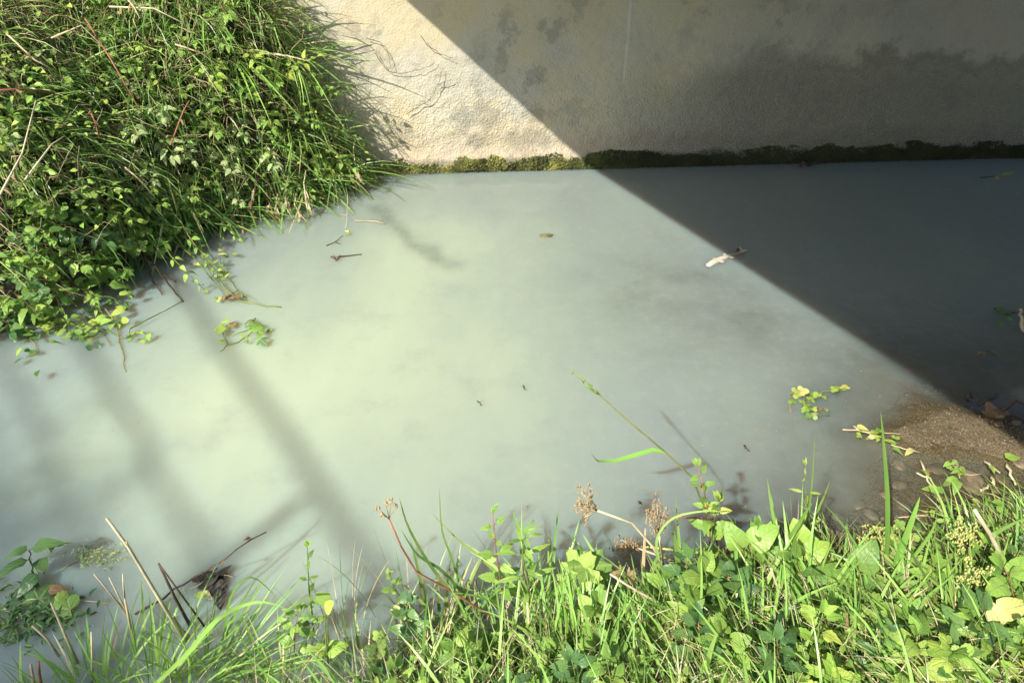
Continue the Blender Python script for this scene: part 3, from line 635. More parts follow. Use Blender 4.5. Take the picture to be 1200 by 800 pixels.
for (px, py) in _s:
    ck = rng.choice(['grass', 'grass_dark', 'grass_bright', 'grass_bright']); nm_ = _n[(px, py)]; p = ground_at(px, py); o = outward(p); k_ += 1
    while p.z < .05 and py > 30: py -= 6; p = ground_at(px, py)
    grass_tuft('hanging_grass', f'{CW[ck]} clump of arching bank grass, {nm_}', p, 24, rng.uniform(.55, .8), .0135, V3(o.x * .5 + (.25 if px < 370 else -.05), o.y * .5 - .15, 1), .75, ck, 'long grass clumps hanging over the left bank', 1.9, k_, dry=.12, rad=.1)
STL = ['level pale stalk at the left edge of the bank', 'pale stalk arching along the top edge of the picture', 'grey stalk rising steeply from the left edge', 'long reddish stalk slanting down the upper middle of the bank', 'dead stalk pointing right into the long grass', 'short straw slanting above the broad leaves', 'small pale straw upright in the bank leaves', 'dead stalk in the top left corner',
       'short stalk cut by the top edge', 'steep stalk at the left margin of the dark grass', 'reddish stalk climbing right near the top', 'thin pale stalk slanting up right over the left leaves']
for j, (a, b_, c, hh) in enumerate([((0, 106), (30, 104), (70, 112), .5), ((128, 8), (180, 10), (216, 28), .45), ((0, 228), (26, 180), (42, 118), .4), ((100, 22), (130, 70), (168, 136), .35), ((205, 52), (235, 62), (262, 82), .4), ((146, 196), (165, 212), (182, 232), .3), ((105, 128), (112, 145), (116, 162), .3), ((8, 40), (40, 70), (66, 84), .4), ((150, 0), (158, 10), (164, 22), .5), ((200, 170), (215, 130), (222, 118), .3), ((60, 45), (95, 30), (118, 52), .4), ((30, 210), (60, 170), (75, 160), .35)]):
    g0 = [ground_at(*q) for q in (a, b_, c)]; pts = [CAM + (q - CAM) * (1 - hh * .28) for q in g0]
    t_ = empty('dead_stalk', g0[0]); tag(t_, STL[j], 'dead stalk', 'dead stalks on the left bank')
    m = MB(); m.tube([q - g0[0] for q in pts], .0055, .003, 5); m.build('stem', M['stem_dry' if j % 3 else 'stem_red'], t_)
    for q in range(4):
        u = rng.random(); p = (pts[0] - g0[0]).lerp(pts[1] - g0[0], u); place_leaf(t_, leafset('lance', 'leaf_dead')[rng.randrange(3)], p, (rng.uniform(-1, 1), -.4, rng.uniform(-.5, .8)), (0, 0, 1), .05)
# dry roots and stalks dangling to the water
_h = [((268, 222), (232, 262)), ((300, 215), (303, 266)), ((312, 230), (330, 262)), ((310, 208), (352, 246)), ((278, 240), (262, 268)), ((345, 240), (366, 262)), ((222, 232), (224, 275)), ((335, 225), (346, 258)), ((325, 232), (318, 260)), ((290, 228), (296, 252)), ((402, 190), (410, 222)), ((414, 176), (417, 228)), ((240, 225), (212, 250)), ((356, 215), (362, 256))]; _o = sorted(h[1][0] for h in _h)
for (a, b_) in _h:
    q0 = at(*b_, 0.0); top = aty(a[0], a[1], q0.y + .10); t_ = empty('hanging_stalk', q0); tag(t_, f'dry brown stalk dangling into the water, {ORD[_o.index(b_[0])]} from the left', 'dry stalk', 'dry stalks dangling at the edge of the left bank')
    m = MB(); mid = (top + q0) * .5 + V3(rng.uniform(-.03, .03), -.04, 0); P = [top + V3(0, .1, .05) - q0, top - q0, mid - q0, V3(0, 0, -.03)]; m.tube(P, .005, .003, 4); m.build('stem', M['stem_red' if rng.random() < .4 else 'stem_dry'], t_)
    for q in range(3): place_leaf(t_, leafset('lance', 'straw')[q], P[1].lerp(P[2], rng.random()), (rng.uniform(-.5, .5), -.3, -.7), (0, -1, .3), rng.uniform(.07, .12))
# plant with pairs of pale leaves leaning over the water beside the wall
for lab, b_, pth, n_, sz, mt in [
    ('nettle stem with drooping pale leaf pairs at the water beside the wall foot', (345, 150), [(345, 150), (352, 168), (372, 186), (386, 204)], 6, .12, 'leaf_lime'),
    ('young nettle stem leaning towards the wall above the grass', (320, 95), [(318, 100), (330, 84), (350, 74), (372, 66)], 6, .10, 'leaf_lime'),
    ('lime green nettle top in the middle of the hanging grass', (355, 110), [(345, 118), (358, 104), (372, 92)], 5, .10, 'leaf_lime'),
    ('spray of yellow green leaves at the top of the bank', (300, 40), [(285, 45), (300, 34), (312, 26)], 4, .12, 'leaf_pale')]:
    g0 = ground_at(*b_); yy = g0.y - .12; P = [g0] + [aty(q[0], q[1], yy - .04 * i) for i, q in enumerate(pth)]
    leafy('nettle', lab, 'nettle', g0, None, 1, 'nettle', mt, sz, n_, path=P, first=.35, out=.8)
# ------------------------------------------------------------------ trailing weeds on the water
def floater(name, label, cat, paths, leaves, stemmat='stem', r0=.004, z=.012, mats=('leaf', 'leaf_lime'), key='ovate', size=.06, group=None, flat=1.0):
    b0 = at(*paths[0][0][:2], 0); t_ = empty(name, b0); tag(t_, label, cat, group)
    for pth in paths:
        P = [at(q[0], q[1], q[2] if len(q) > 2 else z) - b0 for q in pth]
        Q = []
        for i in range(len(P) - 1):
            for kk in range(3): Q.append(P[i].lerp(P[i + 1], kk / 3) + V3(rng.uniform(-1, 1), rng.uniform(-1, 1), 0) * .008)
        Q.append(P[-1]); m = MB(); m.tube(Q, r0, r0 * .5, 4); m.build('stem', M[stemmat], t_)
    for q in leaves:
        px, py = q[0], q[1]; s_ = q[2] if len(q) > 2 else size; mt = q[3] if len(q) > 3 else rng.choice(mats); zz = q[4] if len(q) > 4 else rng.uniform(.01, .05); aa = q[5] if len(q) > 5 else rng.uniform(0, 6.28)
        place_leaf(t_, leafset(key, mt)[rng.randrange(3)], at(px, py, zz) - b0, (math.cos(aa), math.sin(aa), rng.uniform(-.1, .25)), (rng.uniform(-.4, .4), rng.uniform(-.5, .1), 1), s_ * rng.uniform(.85, 1.15))
    return t_
def sprinkle(cx, cy, rx, ry, n, s=.05): return [(cx + rng.gauss(0, rx), cy + rng.gauss(0, ry), s) for _ in range(n)]
floater('drowned_branch', 'dark forked branch sloping from the left bank into the milky water', 'branch', [[(148, 262, .22), (165, 295, .12), (190, 322, .06), (203, 338, .02), (215, 354, .0)], [(190, 322, .06), (206, 330, .05)], [(165, 295, .12), (180, 330, .02), (190, 345, .01)]], sprinkle(172, 300, 8, 10, 4, .04), 'twig', .009)
floater('trailing_weed', 'long yellow green weed trailing from the bank with a yellow leaf', 'water weed', [[(150, 225, .3), (190, 268, .12), (230, 300, .05), (262, 345, .01)], [(160, 250, .25), (215, 290, .08), (250, 318, .03)], [(195, 255, .15), (240, 300, .04), (272, 330, .01), (288, 352, .01)], [(258, 330, .02), (278, 352, .01), (306, 358, .005), (330, 360, .004)]],
        [(228, 308, .06, 'leaf_yellow'), (201, 263, .10, 'leaf'), (210, 275, .06, 'leaf_lime'), (264, 298, .05, 'leaf_yellow'), (236, 290, .05)] + sprinkle(215, 280, 20, 16, 12, .04) + sprinkle(250, 310, 14, 12, 8, .035), r0=.006)
floater('weed_cluster', 'floating tangle of green sprigs left of the olive shadow band', 'water weed', [[(262, 390, .01), (268, 404, .02), (258, 412, .01)], [(268, 404, .02), (285, 398, .01), (300, 384, .01)], [(300, 372, .01), (292, 385, .01), (272, 394, .01)], [(266, 345, .02), (280, 340, .01), (300, 352, .01)]],
        [(255, 388, .08, 'leaf_lime'), (262, 382, .07, 'leaf'), (300, 378, .09, 'leaf'), (305, 398, .08, 'leaf_dark'), (302, 388, .08, 'leaf'), (275, 380, .06, 'leaf_dead'), (292, 376, .06, 'leaf_dead'), (258, 400, .06, 'leaf'), (263, 375, .05, 'leaf_lime'), (272, 345, .08, 'leaf_dead'), (264, 346, .07, 'leaf_dead'), (280, 347, .07, 'leaf_dead'), (258, 350, .06, 'leaf_yellow')] + sprinkle(280, 388, 16, 6, 9, .04), key='tri')
floater('twiggy_tuft', 'upright thin sprig with a dark tuft standing in the water off the bank', 'water weed', [[(258, 300, .01), (258, 275, .06), (260, 262, .12)], [(258, 262, .12), (268, 256, .12)], [(262, 330, .01), (258, 300, .05)]], sprinkle(260, 258, 7, 5, 12, .045) + sprinkle(264, 312, 5, 9, 9, .04), mats=('leaf', 'leaf_lime'), key='nettle')
floater('leafy_raft', 'spreading raft of yellow green sprigs at the foot of the broad leaves', 'water weed',
        [[(-5, 330, .1), (20, 355, .04), (60, 372, .02), (120, 385, .01), (148, 397, .01)], [(62, 345, .08), (85, 355, .04), (110, 380, .01), (130, 405, .01)], [(125, 362, .05), (138, 390, .01), (145, 420, .005), (148, 436, .0)], [(10, 372, .03), (35, 400, .01), (45, 412, .005)], [(150, 400, .01), (152, 385, .03), (215, 352, .01)], [(70, 385, .02), (100, 398, .01), (125, 392, .02)]],
        sprinkle(38, 385, 12, 14, 32, .05) + sprinkle(65, 372, 18, 9, 26, .05) + sprinkle(105, 390, 10, 6, 26, .055) + sprinkle(128, 375, 8, 5, 8, .06) + sprinkle(160, 392, 12, 6, 9, .045) + sprinkle(142, 352, 5, 8, 6, .07) + sprinkle(20, 360, 14, 9, 18, .06), mats=('leaf', 'leaf_lime', 'leaf_lime', 'leaf_dark'), key='nettle', r0=.005)
floater('overhanging_sprig', 'single sprig of fresh leaves reaching out over the water', 'sprig', [[(88, 330, .15), (112, 345, .1), (135, 350, .08)], [(135, 350, .08), (148, 364, .05)]], [(118, 330, .11, 'leaf', .12, 3.4), (128, 334, .10, 'leaf', .12, .4), (140, 346, .08, 'leaf_lime', .1), (146, 362, .07, 'leaf_lime', .06), (110, 345, .09, 'leaf', .1), (124, 370, .08, 'leaf_lime', .04)], key='ovate')
floater('yellow_sprig', 'little yellow green sprig floating by the mossy wall foot', 'sprig', [[(425, 212, .03), (440, 208, .02), (448, 206, .02)], [(385, 232, .01), (400, 224, .01), (425, 212, .03)]], sprinkle(438, 210, 5, 2, 7, .06), mats=('leaf_lime',))
floater('floating_twig', 'small dark Y shaped twig with a thin pale stem on the milky water', 'twig', [[(388, 301, .01), (394, 305, .014), (391, 299, .01)], [(394, 305, .014), (399, 299, .012)], [(396, 301, .008), (424, 298, .006)]], [], 'twig', .0055)
floater('floating_twig', 'thin bent twig just above the Y shaped twig', 'twig', [[(383, 288, .006), (392, 284, .012), (402, 276, .01)], [(392, 284, .012), (399, 286, .01)]], [], 'twig', .004)
floater('floating_straw', 'straw afloat on the dark streak near the wall', 'straw', [[(416, 259, .006), (436, 259, .01), (452, 262, .006)]], [], 'stem_dry', .006)
floater('floating_straw', 'pale straw with a tiny green leaf hanging below the bank grass', 'straw', [[(405, 204, .12), (407, 240, .03), (405, 268, .005)], [(400, 252, .005), (416, 251, .006)]], [(405, 270, .045, 'leaf_yellow', .01), (410, 273, .04, 'leaf', .01)], 'stem_dry', .003)
# right-hand floating weeds
floater('floating_weed', 'yellow green clump of weed floating in the middle right of the stream', 'water weed', [[(925, 482, .005), (928, 462, .01), (945, 460, .01)], [(942, 455, .01), (944, 475, .01), (950, 488, .01)], [(948, 470, .01), (965, 458, .01), (990, 455, .01)], [(945, 484, .005), (972, 487, .004)]],
        [(931, 460, .07, 'leaf_lime'), (938, 458, .06, 'leaf_yellow'), (926, 468, .05), (950, 468, .06), (958, 464, .05), (984, 456, .07, 'leaf_lime'), (990, 454, .06, 'leaf_yellow'), (975, 456, .05), (952, 484, .06, 'leaf_pale'), (945, 486, .05), (941, 472, .05), (960, 478, .04, 'leaf_dead')] + sprinkle(950, 472, 10, 7, 12, .03), key='tri')
floater('stranded_weed', 'straw and green leaves stranded along the edge of the sand bar', 'water weed', [[(988, 503, .01), (1010, 505, .01), (1040, 508, .01), (1056, 508, .01)], [(1000, 500, .02), (1012, 506, .02), (1030, 512, .01)], [(1042, 520, .02), (1060, 526, .02), (1078, 530, .02)]],
        [(1022, 508, .06, 'leaf_lime'), (1028, 510, .05, 'leaf_yellow'), (1050, 520, .07, 'leaf_lime'), (1046, 524, .05, 'leaf'), (1036, 506, .04), (1004, 499, .05, 'leaf_yellow'), (1070, 526, .05, 'leaf_yellow')] + sprinkle(1030, 510, 16, 4, 10, .03), 'stem_dry', .004, key='nettle')
floater('root_trail', 'thin brown root trailing from the sand bar to the near bank', 'root', [[(1078, 540, .02), (1086, 562, .01), (1098, 580, .01), (1104, 596, .012), (1092, 612, .012), (1084, 640, .03)], [(1074, 554, .01), (1090, 560, .01), (1104, 578, .01)], [(1102, 592, .014), (1086, 604, .012), (1052, 606, .01)]], [(1088, 557, .05, 'leaf_lime'), (1100, 574, .05, 'leaf_lime'), (1106, 573, .05, 'leaf'), (1122, 560, .06, 'leaf'), (1085, 553, .03, 'leaf_dead')], 'stem_dry', .005)
floater('green_scum', 'white and green stringy weed hanging off the tip of the sand bar', 'water weed', [[(1116, 552, .01), (1122, 540, .02), (1125, 560, .01)], [(1118, 545, .015), (1130, 556, .01), (1150, 555, .008)]], sprinkle(1122, 548, 5, 7, 9, .035) + [(1122, 562, .07, 'leaf'), (1108, 545, .05, 'leaf_lime'), (1178, 536, .07, 'leaf_lime'), (1160, 545, .04)], 'leaf_pale' if False else 'stem_dry', .003)
for j, (a, b_) in enumerate([((1155, 541), (1172, 554)), ((1150, 576), (1160, 566)), ((1155, 594), (1159, 580)), ((1163, 558), (1166, 568)), ((1180, 544), (1190, 568))]):
    lab = ['white straw by the tip of the sand bar', 'short white straw floating left of the others', 'upright white straw nearest the near bank', 'tiny white straw between the two longer ones', 'long white seed spike at the right edge over the water'][j]
    floater('white_straw', lab, 'straw', [[(*a, .01), ((a[0] + b_[0]) / 2, (a[1] + b_[1]) / 2, .02), (*b_, .015)]], [], 'stem_dry', .008, group=None)
floater('dark_leaves', 'few dark leaves floating in the shade at the right edge', 'floating leaves', [[(1165, 360, .005), (1180, 368, .005), (1192, 366, .005)]], [(1168, 360, .07, 'leaf_dark', .01), (1185, 366, .08, 'leaf_dark', .01), (1170, 376, .07, 'leaf_dark', .01), (1160, 410, .06, 'leaf_dark', .01), (1155, 414, .06, 'leaf_dead', .01), (1178, 372, .05, 'leaf_dark', .01)], 'twig', .003)
floater('floating_leaf', 'pale speck of leaf with a straw floating by the far wall at right', 'floating leaf', [[(1150, 208, .005), (1168, 206, .008)]], [(1176, 206, .10, 'leaf_pale', .02), (1170, 207, .07, 'leaf_dead', .01)], 'twig', .004)
floater('wall_root', 'dark stub of root with a pale loop at the foot of the shaded wall', 'root', [[(936, 194, .05), (942, 190, .06), (946, 193, .03)], [(946, 193, .03), (960, 190, .02), (985, 188, .01)]], [], 'twig', .014)
floater('pale_stick', 'short pale stick upright at the right edge of the shaded water', 'stick', [[(1199, 388, .0), (1198, 372, .06), (1196, 362, .12)]], [], 'stem_dry', .014)
t_ = floater('debris_sticks', 'dark tangled sticks on the shaded part of the sand bar', 'driftwood', [[(1133, 470, .02), (1135, 460, .07), (1140, 466, .03)], [(1146, 474, .02), (1156, 468, .06), (1170, 464, .03)], [(1156, 468, .06), (1160, 476, .02)], [(1175, 480, .05), (1190, 470, .08), (1210, 478, .04)], [(1160, 495, .05), (1185, 488, .08), (1205, 492, .06)]], sprinkle(1175, 482, 14, 8, 14, .06), 'twig', .009, mats=('leaf_dead',))
for j, (px, py, nn, lab) in enumerate([(872, 523, 4, 'tiny dead twig speck on the grey water right of centre'), (612, 452, 1, 'tiny dark crumb on the centre of the water'), (560, 470, 1, 'dark crumb left of the bent grass stem'), (748, 586, 1, 'tiny brown crumb between the two dry seed heads')]):
    floater('floating_speck', lab, 'floating bit', [[(px, py, .004), (px + 2, py + 3, .01), (px + 5, py + 5, .006)]], [], 'twig', .004 if nn > 1 else .003)
# lower left: sprig, algae clump, dark leaf patch with the long twig
floater('shaded_sprig', 'dark leaved sprig standing in the shaded water at the lower left', 'sprig', [[(40, 672, .01), (36, 658, .06), (34, 645, .12)], [(42, 690, .0), (43, 678, .05), (40, 660, .08)], [(60, 640, .08), (75, 636, .04), (95, 640, .02), (100, 655, .01), (70, 668, .01)]],
        [(32, 644, .10, 'leaf_dark', .13, 3.3), (38, 642, .10, 'leaf_dark', .14, .3), (32, 656, .13, 'leaf_dark', .11, 3.8), (45, 655, .08, 'leaf_dark', .08, 5.5), (44, 672, .09, 'leaf_dark', .06, 4.4), (62, 634, .05, 'leaf_dark', .1), (40, 688, .09, 'leaf_dark', .04, 2.5), (56, 692, .07, 'leaf_dead', .03, .3)], key='ovate')
def flow_mass(name, label, cat, cx, cy, rx, ry, n, mat, s, zmax=.05):
    c = at(cx, cy, 0); q = npr.normal(0, 1, (n, 2)); pts = [at(cx + a * rx, cy + b_ * ry, 0) for a, b_ in q]; P = np.array([[p.x, p.y, npr.uniform(.002, zmax)] for p in pts])
    a = npr.uniform(0, 6.28, n); d = np.stack([np.cos(a), np.sin(a), npr.uniform(-.2, .4, n)], -1); V, F, uv, k = mini_leaves(P, d, np.tile([0, 0, 1.], (n, 1)) + npr.normal(0, .3, (n, 3)), s * npr.uniform(.4, 1.3, n), .4)
    tag(link(name, npmesh(name, V, F, M[mat], uv, np.repeat(npr.uniform(0, .99, n), k), smooth=False)), label, cat, kind='stuff')
flow_mass('algae_clump', 'pale green feathery weed floating beside the dark sprig', 'water weed', 112, 652, 20, 7, 170, 'leaf_pale', .020, .02)
flow_mass('dark_weed_patch', 'dark weed fragments floating in the lower left corner', 'water weed', 30, 720, 34, 16, 280, 'leaf_dark', .035, .02)
floater('weed_patch_stems', 'green leaves and thin stems below the dark sprig', 'water weed', [[(0, 735, .005), (40, 715, .01), (85, 700, .01), (128, 707, .01)], [(70, 720, .01), (88, 700, .02)]], [(45, 702, .12, 'leaf_dark', .03), (58, 706, .08, 'leaf_dark', .02), (70, 710, .13, 'leaf', .02), (82, 714, .12, 'leaf', .02), (38, 728, .08, 'leaf_dark', .02), (20, 742, .08, 'leaf_dark', .01), (8, 750, .09, 'leaf_dark', .01)], 'stem_dry', .003, key='tri')
floater('long_twig', 'long thin dark twig leaning over the brown leaf patch at lower left', 'twig', [[(160, 718, .01), (205, 690, .04), (240, 668, .10), (262, 655, .14), (312, 623, .2)], [(232, 675, .08), (255, 665, .06)]], [(262, 660, .02, 'leaf_dead', .14), (294, 630, .03, 'leaf_dead', .19)], 'twig', .0045)
floater('sunken_leaves', 'clump of dark brown leaves floating under the long twig', 'floating leaves', [[(225, 690, .01), (250, 672, .02), (275, 676, .01)]], [(240, 680, .08, 'leaf_rot', .01, .2), (250, 685, .09, 'leaf_rot', .012, 2.9), (255, 675, .07, 'leaf_rot', .014, 1.0), (262, 686, .07, 'leaf_rot', .01, 3.9), (246, 692, .07, 'leaf_rot', .012, .6), (232, 682, .07, 'leaf_rot', .02, 2), (258, 692, .08, 'leaf_rot', .02, 5), (266, 681, .07, 'leaf_rot', .016, 4), (248, 680, .08, 'leaf_rot', .02, 2.4), (243, 687, .07, 'leaf_rot', .02, 1.2), (236, 694, .05, 'leaf_yellow', .015), (240, 698, .05, 'leaf_lime', .015), (268, 675, .04, 'leaf_rot', .01)], 'stem_dry', .003, key='ovate')

# ------------------------------------------------------------------ dead fish, belly up
H0, H1 = at(827, 312, .01), at(874, 292, .01); ax = (H1 - H0); FL = ax.length; ax.normalize(); sd = Vector((0, 0, 1)).cross(ax)
fs = empty('fish', H0); tag(fs, 'dead pale fish floating belly up across the edge of the shade', 'fish')
kf = NT('fish_skin'); pos = kf.n('TexCoord').outputs['Object']; sp = kf.n('SeparateXYZ'); kf.l(kf.n('UVMap').outputs[0], sp.inputs[0])
cc = kf.mix(kf.step(sp.outputs[1], .42, .75), (.60, .55, .46), (.34, .30, .20)); cc = kf.mix(kf.math('MULTIPLY', kf.step(kf.noise(40, kf.pos(), 3), .5, .65), .35), cc, (.35, .28, .16)); kf.l(cc, kf.p.inputs['Base Color']); kf.p.inputs['Roughness'].default_value = .3
M['fish'] = kf.m; M['fin'] = simple('fish_fin', [(0, (.62, .52, .38)), (1, (.62, .52, .38))], .4, 0)
m = MB(); rows = 14; nn = 12; vs = []; fc = []; uvs = []
for i in range(rows + 1):
    t = i / rows; L_ = FL * .9; hw = FL * .062 * (math.sin(math.pi * min(1, t ** .55 * .98)) ** .7 * (1 - .35 * t) + .05); c = ax * (t * L_) + sd * (.012 * math.sin(t * 3.6)) + V3(0, 0, -.004)
    for k in range(nn):
        q = 2 * math.pi * k / nn; vs.append(c + sd * math.cos(q) * hw + V3(0, 0, math.sin(q) * hw * 1.0 * (.75 if math.sin(q) > 0 else 1))); uvs.append((k / nn, t))
for i in range(rows):
    for k in range(nn): fc.append((i * nn + k, i * nn + (k + 1) % nn, (i + 1) * nn + (k + 1) % nn, (i + 1) * nn + k))
fc += [tuple(range(nn)), tuple(range(rows * nn, rows * nn + nn))]; m.add(vs, fc, uvs); m.build('body', M['fish'], fs)
def fin(pts, name='fin', mat='fin'):
    m = MB(); n = len(pts); m.add([p + V3(0, 0, .0015) for p in pts] + [p - V3(0, 0, .0015) for p in pts], [tuple(range(n)), tuple(range(n, 2 * n))[::-1]] + [(i, i + n, (i + 1) % n + n, (i + 1) % n) for i in range(n)]); m.build(name, M[mat], fs, False)
e_ = ax * FL * .84 + V3(0, 0, .004)
fin([e_ - sd * .008, e_ + ax * .03 + sd * .03, e_ + ax * .055 + sd * .045, e_ + ax * .035 + sd * .004, e_ + ax * .055 - sd * .02, e_ + ax * .02 - sd * .02], 'tail_fin')
fin([e_ - ax * .02 + sd * .01, e_ + ax * .0 + sd * .03, e_ + ax * .035 + sd * .034, e_ + ax * .02 + sd * .012], 'tail_fin', 'twig')
for t_f, s_f in ((.24, 1), (.27, -1), (.5, 1), (.52, -1)):
    o_ = ax * FL * t_f; r_ = FL * .055; fin([o_ + sd * r_ * s_f * .8 + V3(0, 0, .006), o_ + sd * (r_ + .018) * s_f + ax * .012 + V3(0, 0, .006), o_ + sd * (r_ + .014) * s_f + ax * .035 + V3(0, 0, .005), o_ + sd * r_ * s_f * .7 + ax * .02 + V3(0, 0, .006)])
m = MB(); m.blob(ax * FL * .09 + sd * FL * .035 + V3(0, 0, .008), .005, 1, 5, 0); m.build('eye', M['twig'], fs)

# ------------------------------------------------------------------ stones
def stone(px, py, r, mat='stone', lab=None, sink=.3, grp=None, sq=.6):
    p = ground_at(px, py) if r < .2 else at(px, py); h_ = hz(p.x, p.y)
    m = MB(); m.blob((0, 0, 0), (r, r * rng.uniform(.65, 1), r * sq), rng.randrange(99), 7, .22); o = m.build('stone', M[mat]); o.location = (p.x, p.y, h_ + r * sq * (1 - 2 * sink) * .5); o.rotation_euler.z = rng.uniform(0, 6); tag(o, lab, 'stone', grp); return o
stone(1110, 648, .085, 'stone_moss', 'olive flat stone lying half in the water at the near edge', sq=.4)
stone(1090, 670, .045, 'stone_moss', 'dark mossy stone just behind the pink pebble', sq=.5)
stone(1069, 676, .028, 'stone', 'round pinkish pebble in the grass at the near edge', .1)
stone(1119, 651, .022, 'stone', 'tan pebble resting beside the olive flat stone', .1)
stone(1118, 668, .016, 'stone', 'smallest pale pebble below the olive flat stone', .1)
stone(1185, 600, .06, 'stone_moss', 'brown stone breaking the surface at the right edge', .2, sq=.5)
stone(1022, 600, .04, 'stone', 'small brown stone poking out of the shallow water', .2, sq=.5)
stone(1078, 603, .035, 'stone_moss', 'small dark stone under the trailing root', .2, sq=.5)
stone(1140, 562, .085, 'stone', 'large reddish stone sunk in the shallows below the sand bar', .55, sq=.35)
stone(1057, 538, .04, 'stone', 'small rusty stone at the left end of the sand bar', .3, sq=.4)
def humpstone(px, py, rx, ry, top, lab):
    p = at(px, py); m = MB(); m.blob((0, 0, 0), (rx, ry, .12), rng.randrange(99), 8, .15); o = m.build('stone', M['stone_moss']); o.location = (p.x, p.y, top - .12); tag(o, lab, 'stone')
humpstone(645, 275, .16, .08, .012, 'brown stone just showing at the surface near the middle of the water'); humpstone(628, 312, .07, .05, -.012, 'drowned brown stone below the one that shows')
_s = [(1005, 612), (1040, 578), (1060, 590), (1165, 575), (1180, 590), (1130, 600), (1150, 612), (1010, 585), (985, 600), (1100, 545), (1055, 565), (1175, 560), (960, 630), (1195, 545), (1120, 622), (1035, 622), (980, 628), (1090, 632), (1150, 590), (1145, 630)]; _n = place_names(_s, 3, ['far', 'middle', 'near'])
for (px, py) in _s:
    stone(px, py, rng.uniform(.025, .055), 'stone', f'drowned pebble in the shallows, {_n[(px, py)]}', .5, 'drowned pebbles in the shallows', .4)
# reddish and grey grit on the sand bar and near margin: joined
m = MB()
for _ in range(700):
    if rng.random() < .45: px, py = rng.uniform(1050, 1200), rng.uniform(470, 545)
    else: px, py = rng.uniform(930, 1200), rng.uniform(600, 700)
    p = at(px, py); h_ = hz(p.x, p.y)
    if h_ > -.03 and h_ < .2: m.blob((p.x, p.y, h_ + .002), rng.uniform(.002, .005) if py < 560 else rng.uniform(.004, .012), rng.randrange(50), 3, .2)
o = m.build('grit', M['stone']); tag(o, 'fine grit and pebbles on the sand bar and wet margin', 'gravel', kind='stuff')

# ------------------------------------------------------------------ near bank plants (bottom of the view)
def tip(px, py, base, dy=.0): return aty(px, py, base.y + dy)
def np_tuft(lab, px, py, n, L, lean=(0, 0, 1), wd=.008, mat='grass_bright', spread=.45, bend=.7, seed=0, rad=.05, dry=.05, name='grass_tuft'):
    return grass_tuft(name, lab, ground_at(px, py), n, L, wd, lean, spread, mat, None, bend, seed, 'grass tuft', rad, dry)
np_tuft('bright green grass tuft at the bottom left with dead stalks above it', 120, 815, 55, .26, (.1, .3, 1), .008, seed=1, rad=.14)
np_tuft('dense bright grass tuft leaning right at the lower left', 190, 800, 75, .28, (.35, .35, 1), .0085, seed=2, rad=.16)
np_tuft('arching bright grass right of the lower left corner', 250, 800, 65, .32, (.5, .3, 1), .0085, seed=3, rad=.15, bend=1.1)
np_tuft('low grass tuft at the very bottom left corner', 60, 830, 30, .18, (0, .3, 1), .006, seed=4, rad=.12)
np_tuft('sparse grass left of the bottom centre weeds', 330, 810, 45, .24, (-.1, .3, 1), .007, 'grass', seed=5, rad=.14, dry=.2)
np_tuft('grass tuft among dry stalks below the yellow leaf', 430, 790, 50, .22, (.1, .2, 1), .006, 'grass', seed=6, rad=.15, dry=.35)
np_tuft('fresh grass blades at the bottom centre', 600, 800, 45, .26, (.1, .2, 1), .008, seed=7, rad=.15)
np_tuft('tall fresh blades under the big lobed leaves', 680, 790, 40, .34, (.05, .2, 1), .010, seed=8, rad=.13, spread=.3)
np_tuft('grass blades left of the spreading lime leaves', 760, 780, 40, .30, (-.1, .2, 1), .009, seed=9, rad=.13)
np_tuft('grass in front of the round leaved plant', 900, 790, 45, .28, (.2, .2, 1), .010, seed=10, rad=.15)
np_tuft('broad grass blades crossing at the lower right', 1010, 790, 40, .34, (.35, .15, 1), .012, seed=11, rad=.14, spread=.6)
np_tuft('grass spreading left at the bottom right', 1110, 780, 45, .34, (-.5, .2, 1), .010, seed=12, rad=.14, spread=.5)
np_tuft('fine grass at the bottom right corner', 1180, 720, 45, .24, (-.2, .2, 1), .007, 'grass', seed=13, rad=.14)
np_tuft('thin dark grass standing by the reddish stem', 560, 750, 30, .24, (-.45, .3, 1), .006, 'grass_dark', seed=14, rad=.08, spread=.3)
np_tuft('low green grass along the right margin', 1180, 680, 30, .12, (0, .2, 1), .005, 'grass', seed=15, rad=.16)
np_tuft('dry pale grass clump between the bottom weeds', 500, 790, 45, .20, (.1, .2, 1), .005, 'straw', seed=16, rad=.15)
def big_blade(lab, pix, wd, mat='grass_bright', dy=(0, 0, 0, 0), nrm=None):
    b0 = ground_at(*pix[0]); t_ = empty('tall_grass', b0); tag(t_, lab, 'grass', kind='thing'); P = [b0]
    for i, q in enumerate(pix[1:]): P.append(aty(q[0], q[1], b0.y + (dy[min(i, len(dy) - 1)])))
    Q = []                                                   # smooth (Catmull-Rom)
    for i in range(len(P) - 1):
        p0, p1, p2, p3 = P[max(i - 1, 0)], P[i], P[i + 1], P[min(i + 2, len(P) - 1)]
        for k in range(4):
            t = k / 4; Q.append(.5 * ((2 * p1) + (p2 - p0) * t + (2 * p0 - 5 * p1 + 4 * p2 - p3) * t * t + (3 * p1 - p0 - 3 * p2 + p3) * t ** 3))
    Q.append(P[-1]); m = MB(); m.ribbon([q - b0 for q in Q], wd, nrm or (0, -1, .6)); m.build('blade', M[mat], t_); return t_
big_blade('tall upright bright blade before the sand bar', [(1038, 690), (1040, 600), (1037, 540), (1032, 482)], .017)
big_blade('broad blade leaning right beside the tall upright blade', [(1040, 700), (1052, 655), (1068, 610), (1078, 582)], .028, dy=(0, .02, .05))
big_blade('blade arching right below the broad blade', [(1035, 705), (1065, 660), (1090, 625), (1098, 605)], .015)
big_blade('long blade arching up to the right edge', [(1120, 690), (1140, 645), (1170, 622), (1205, 605)], .022)
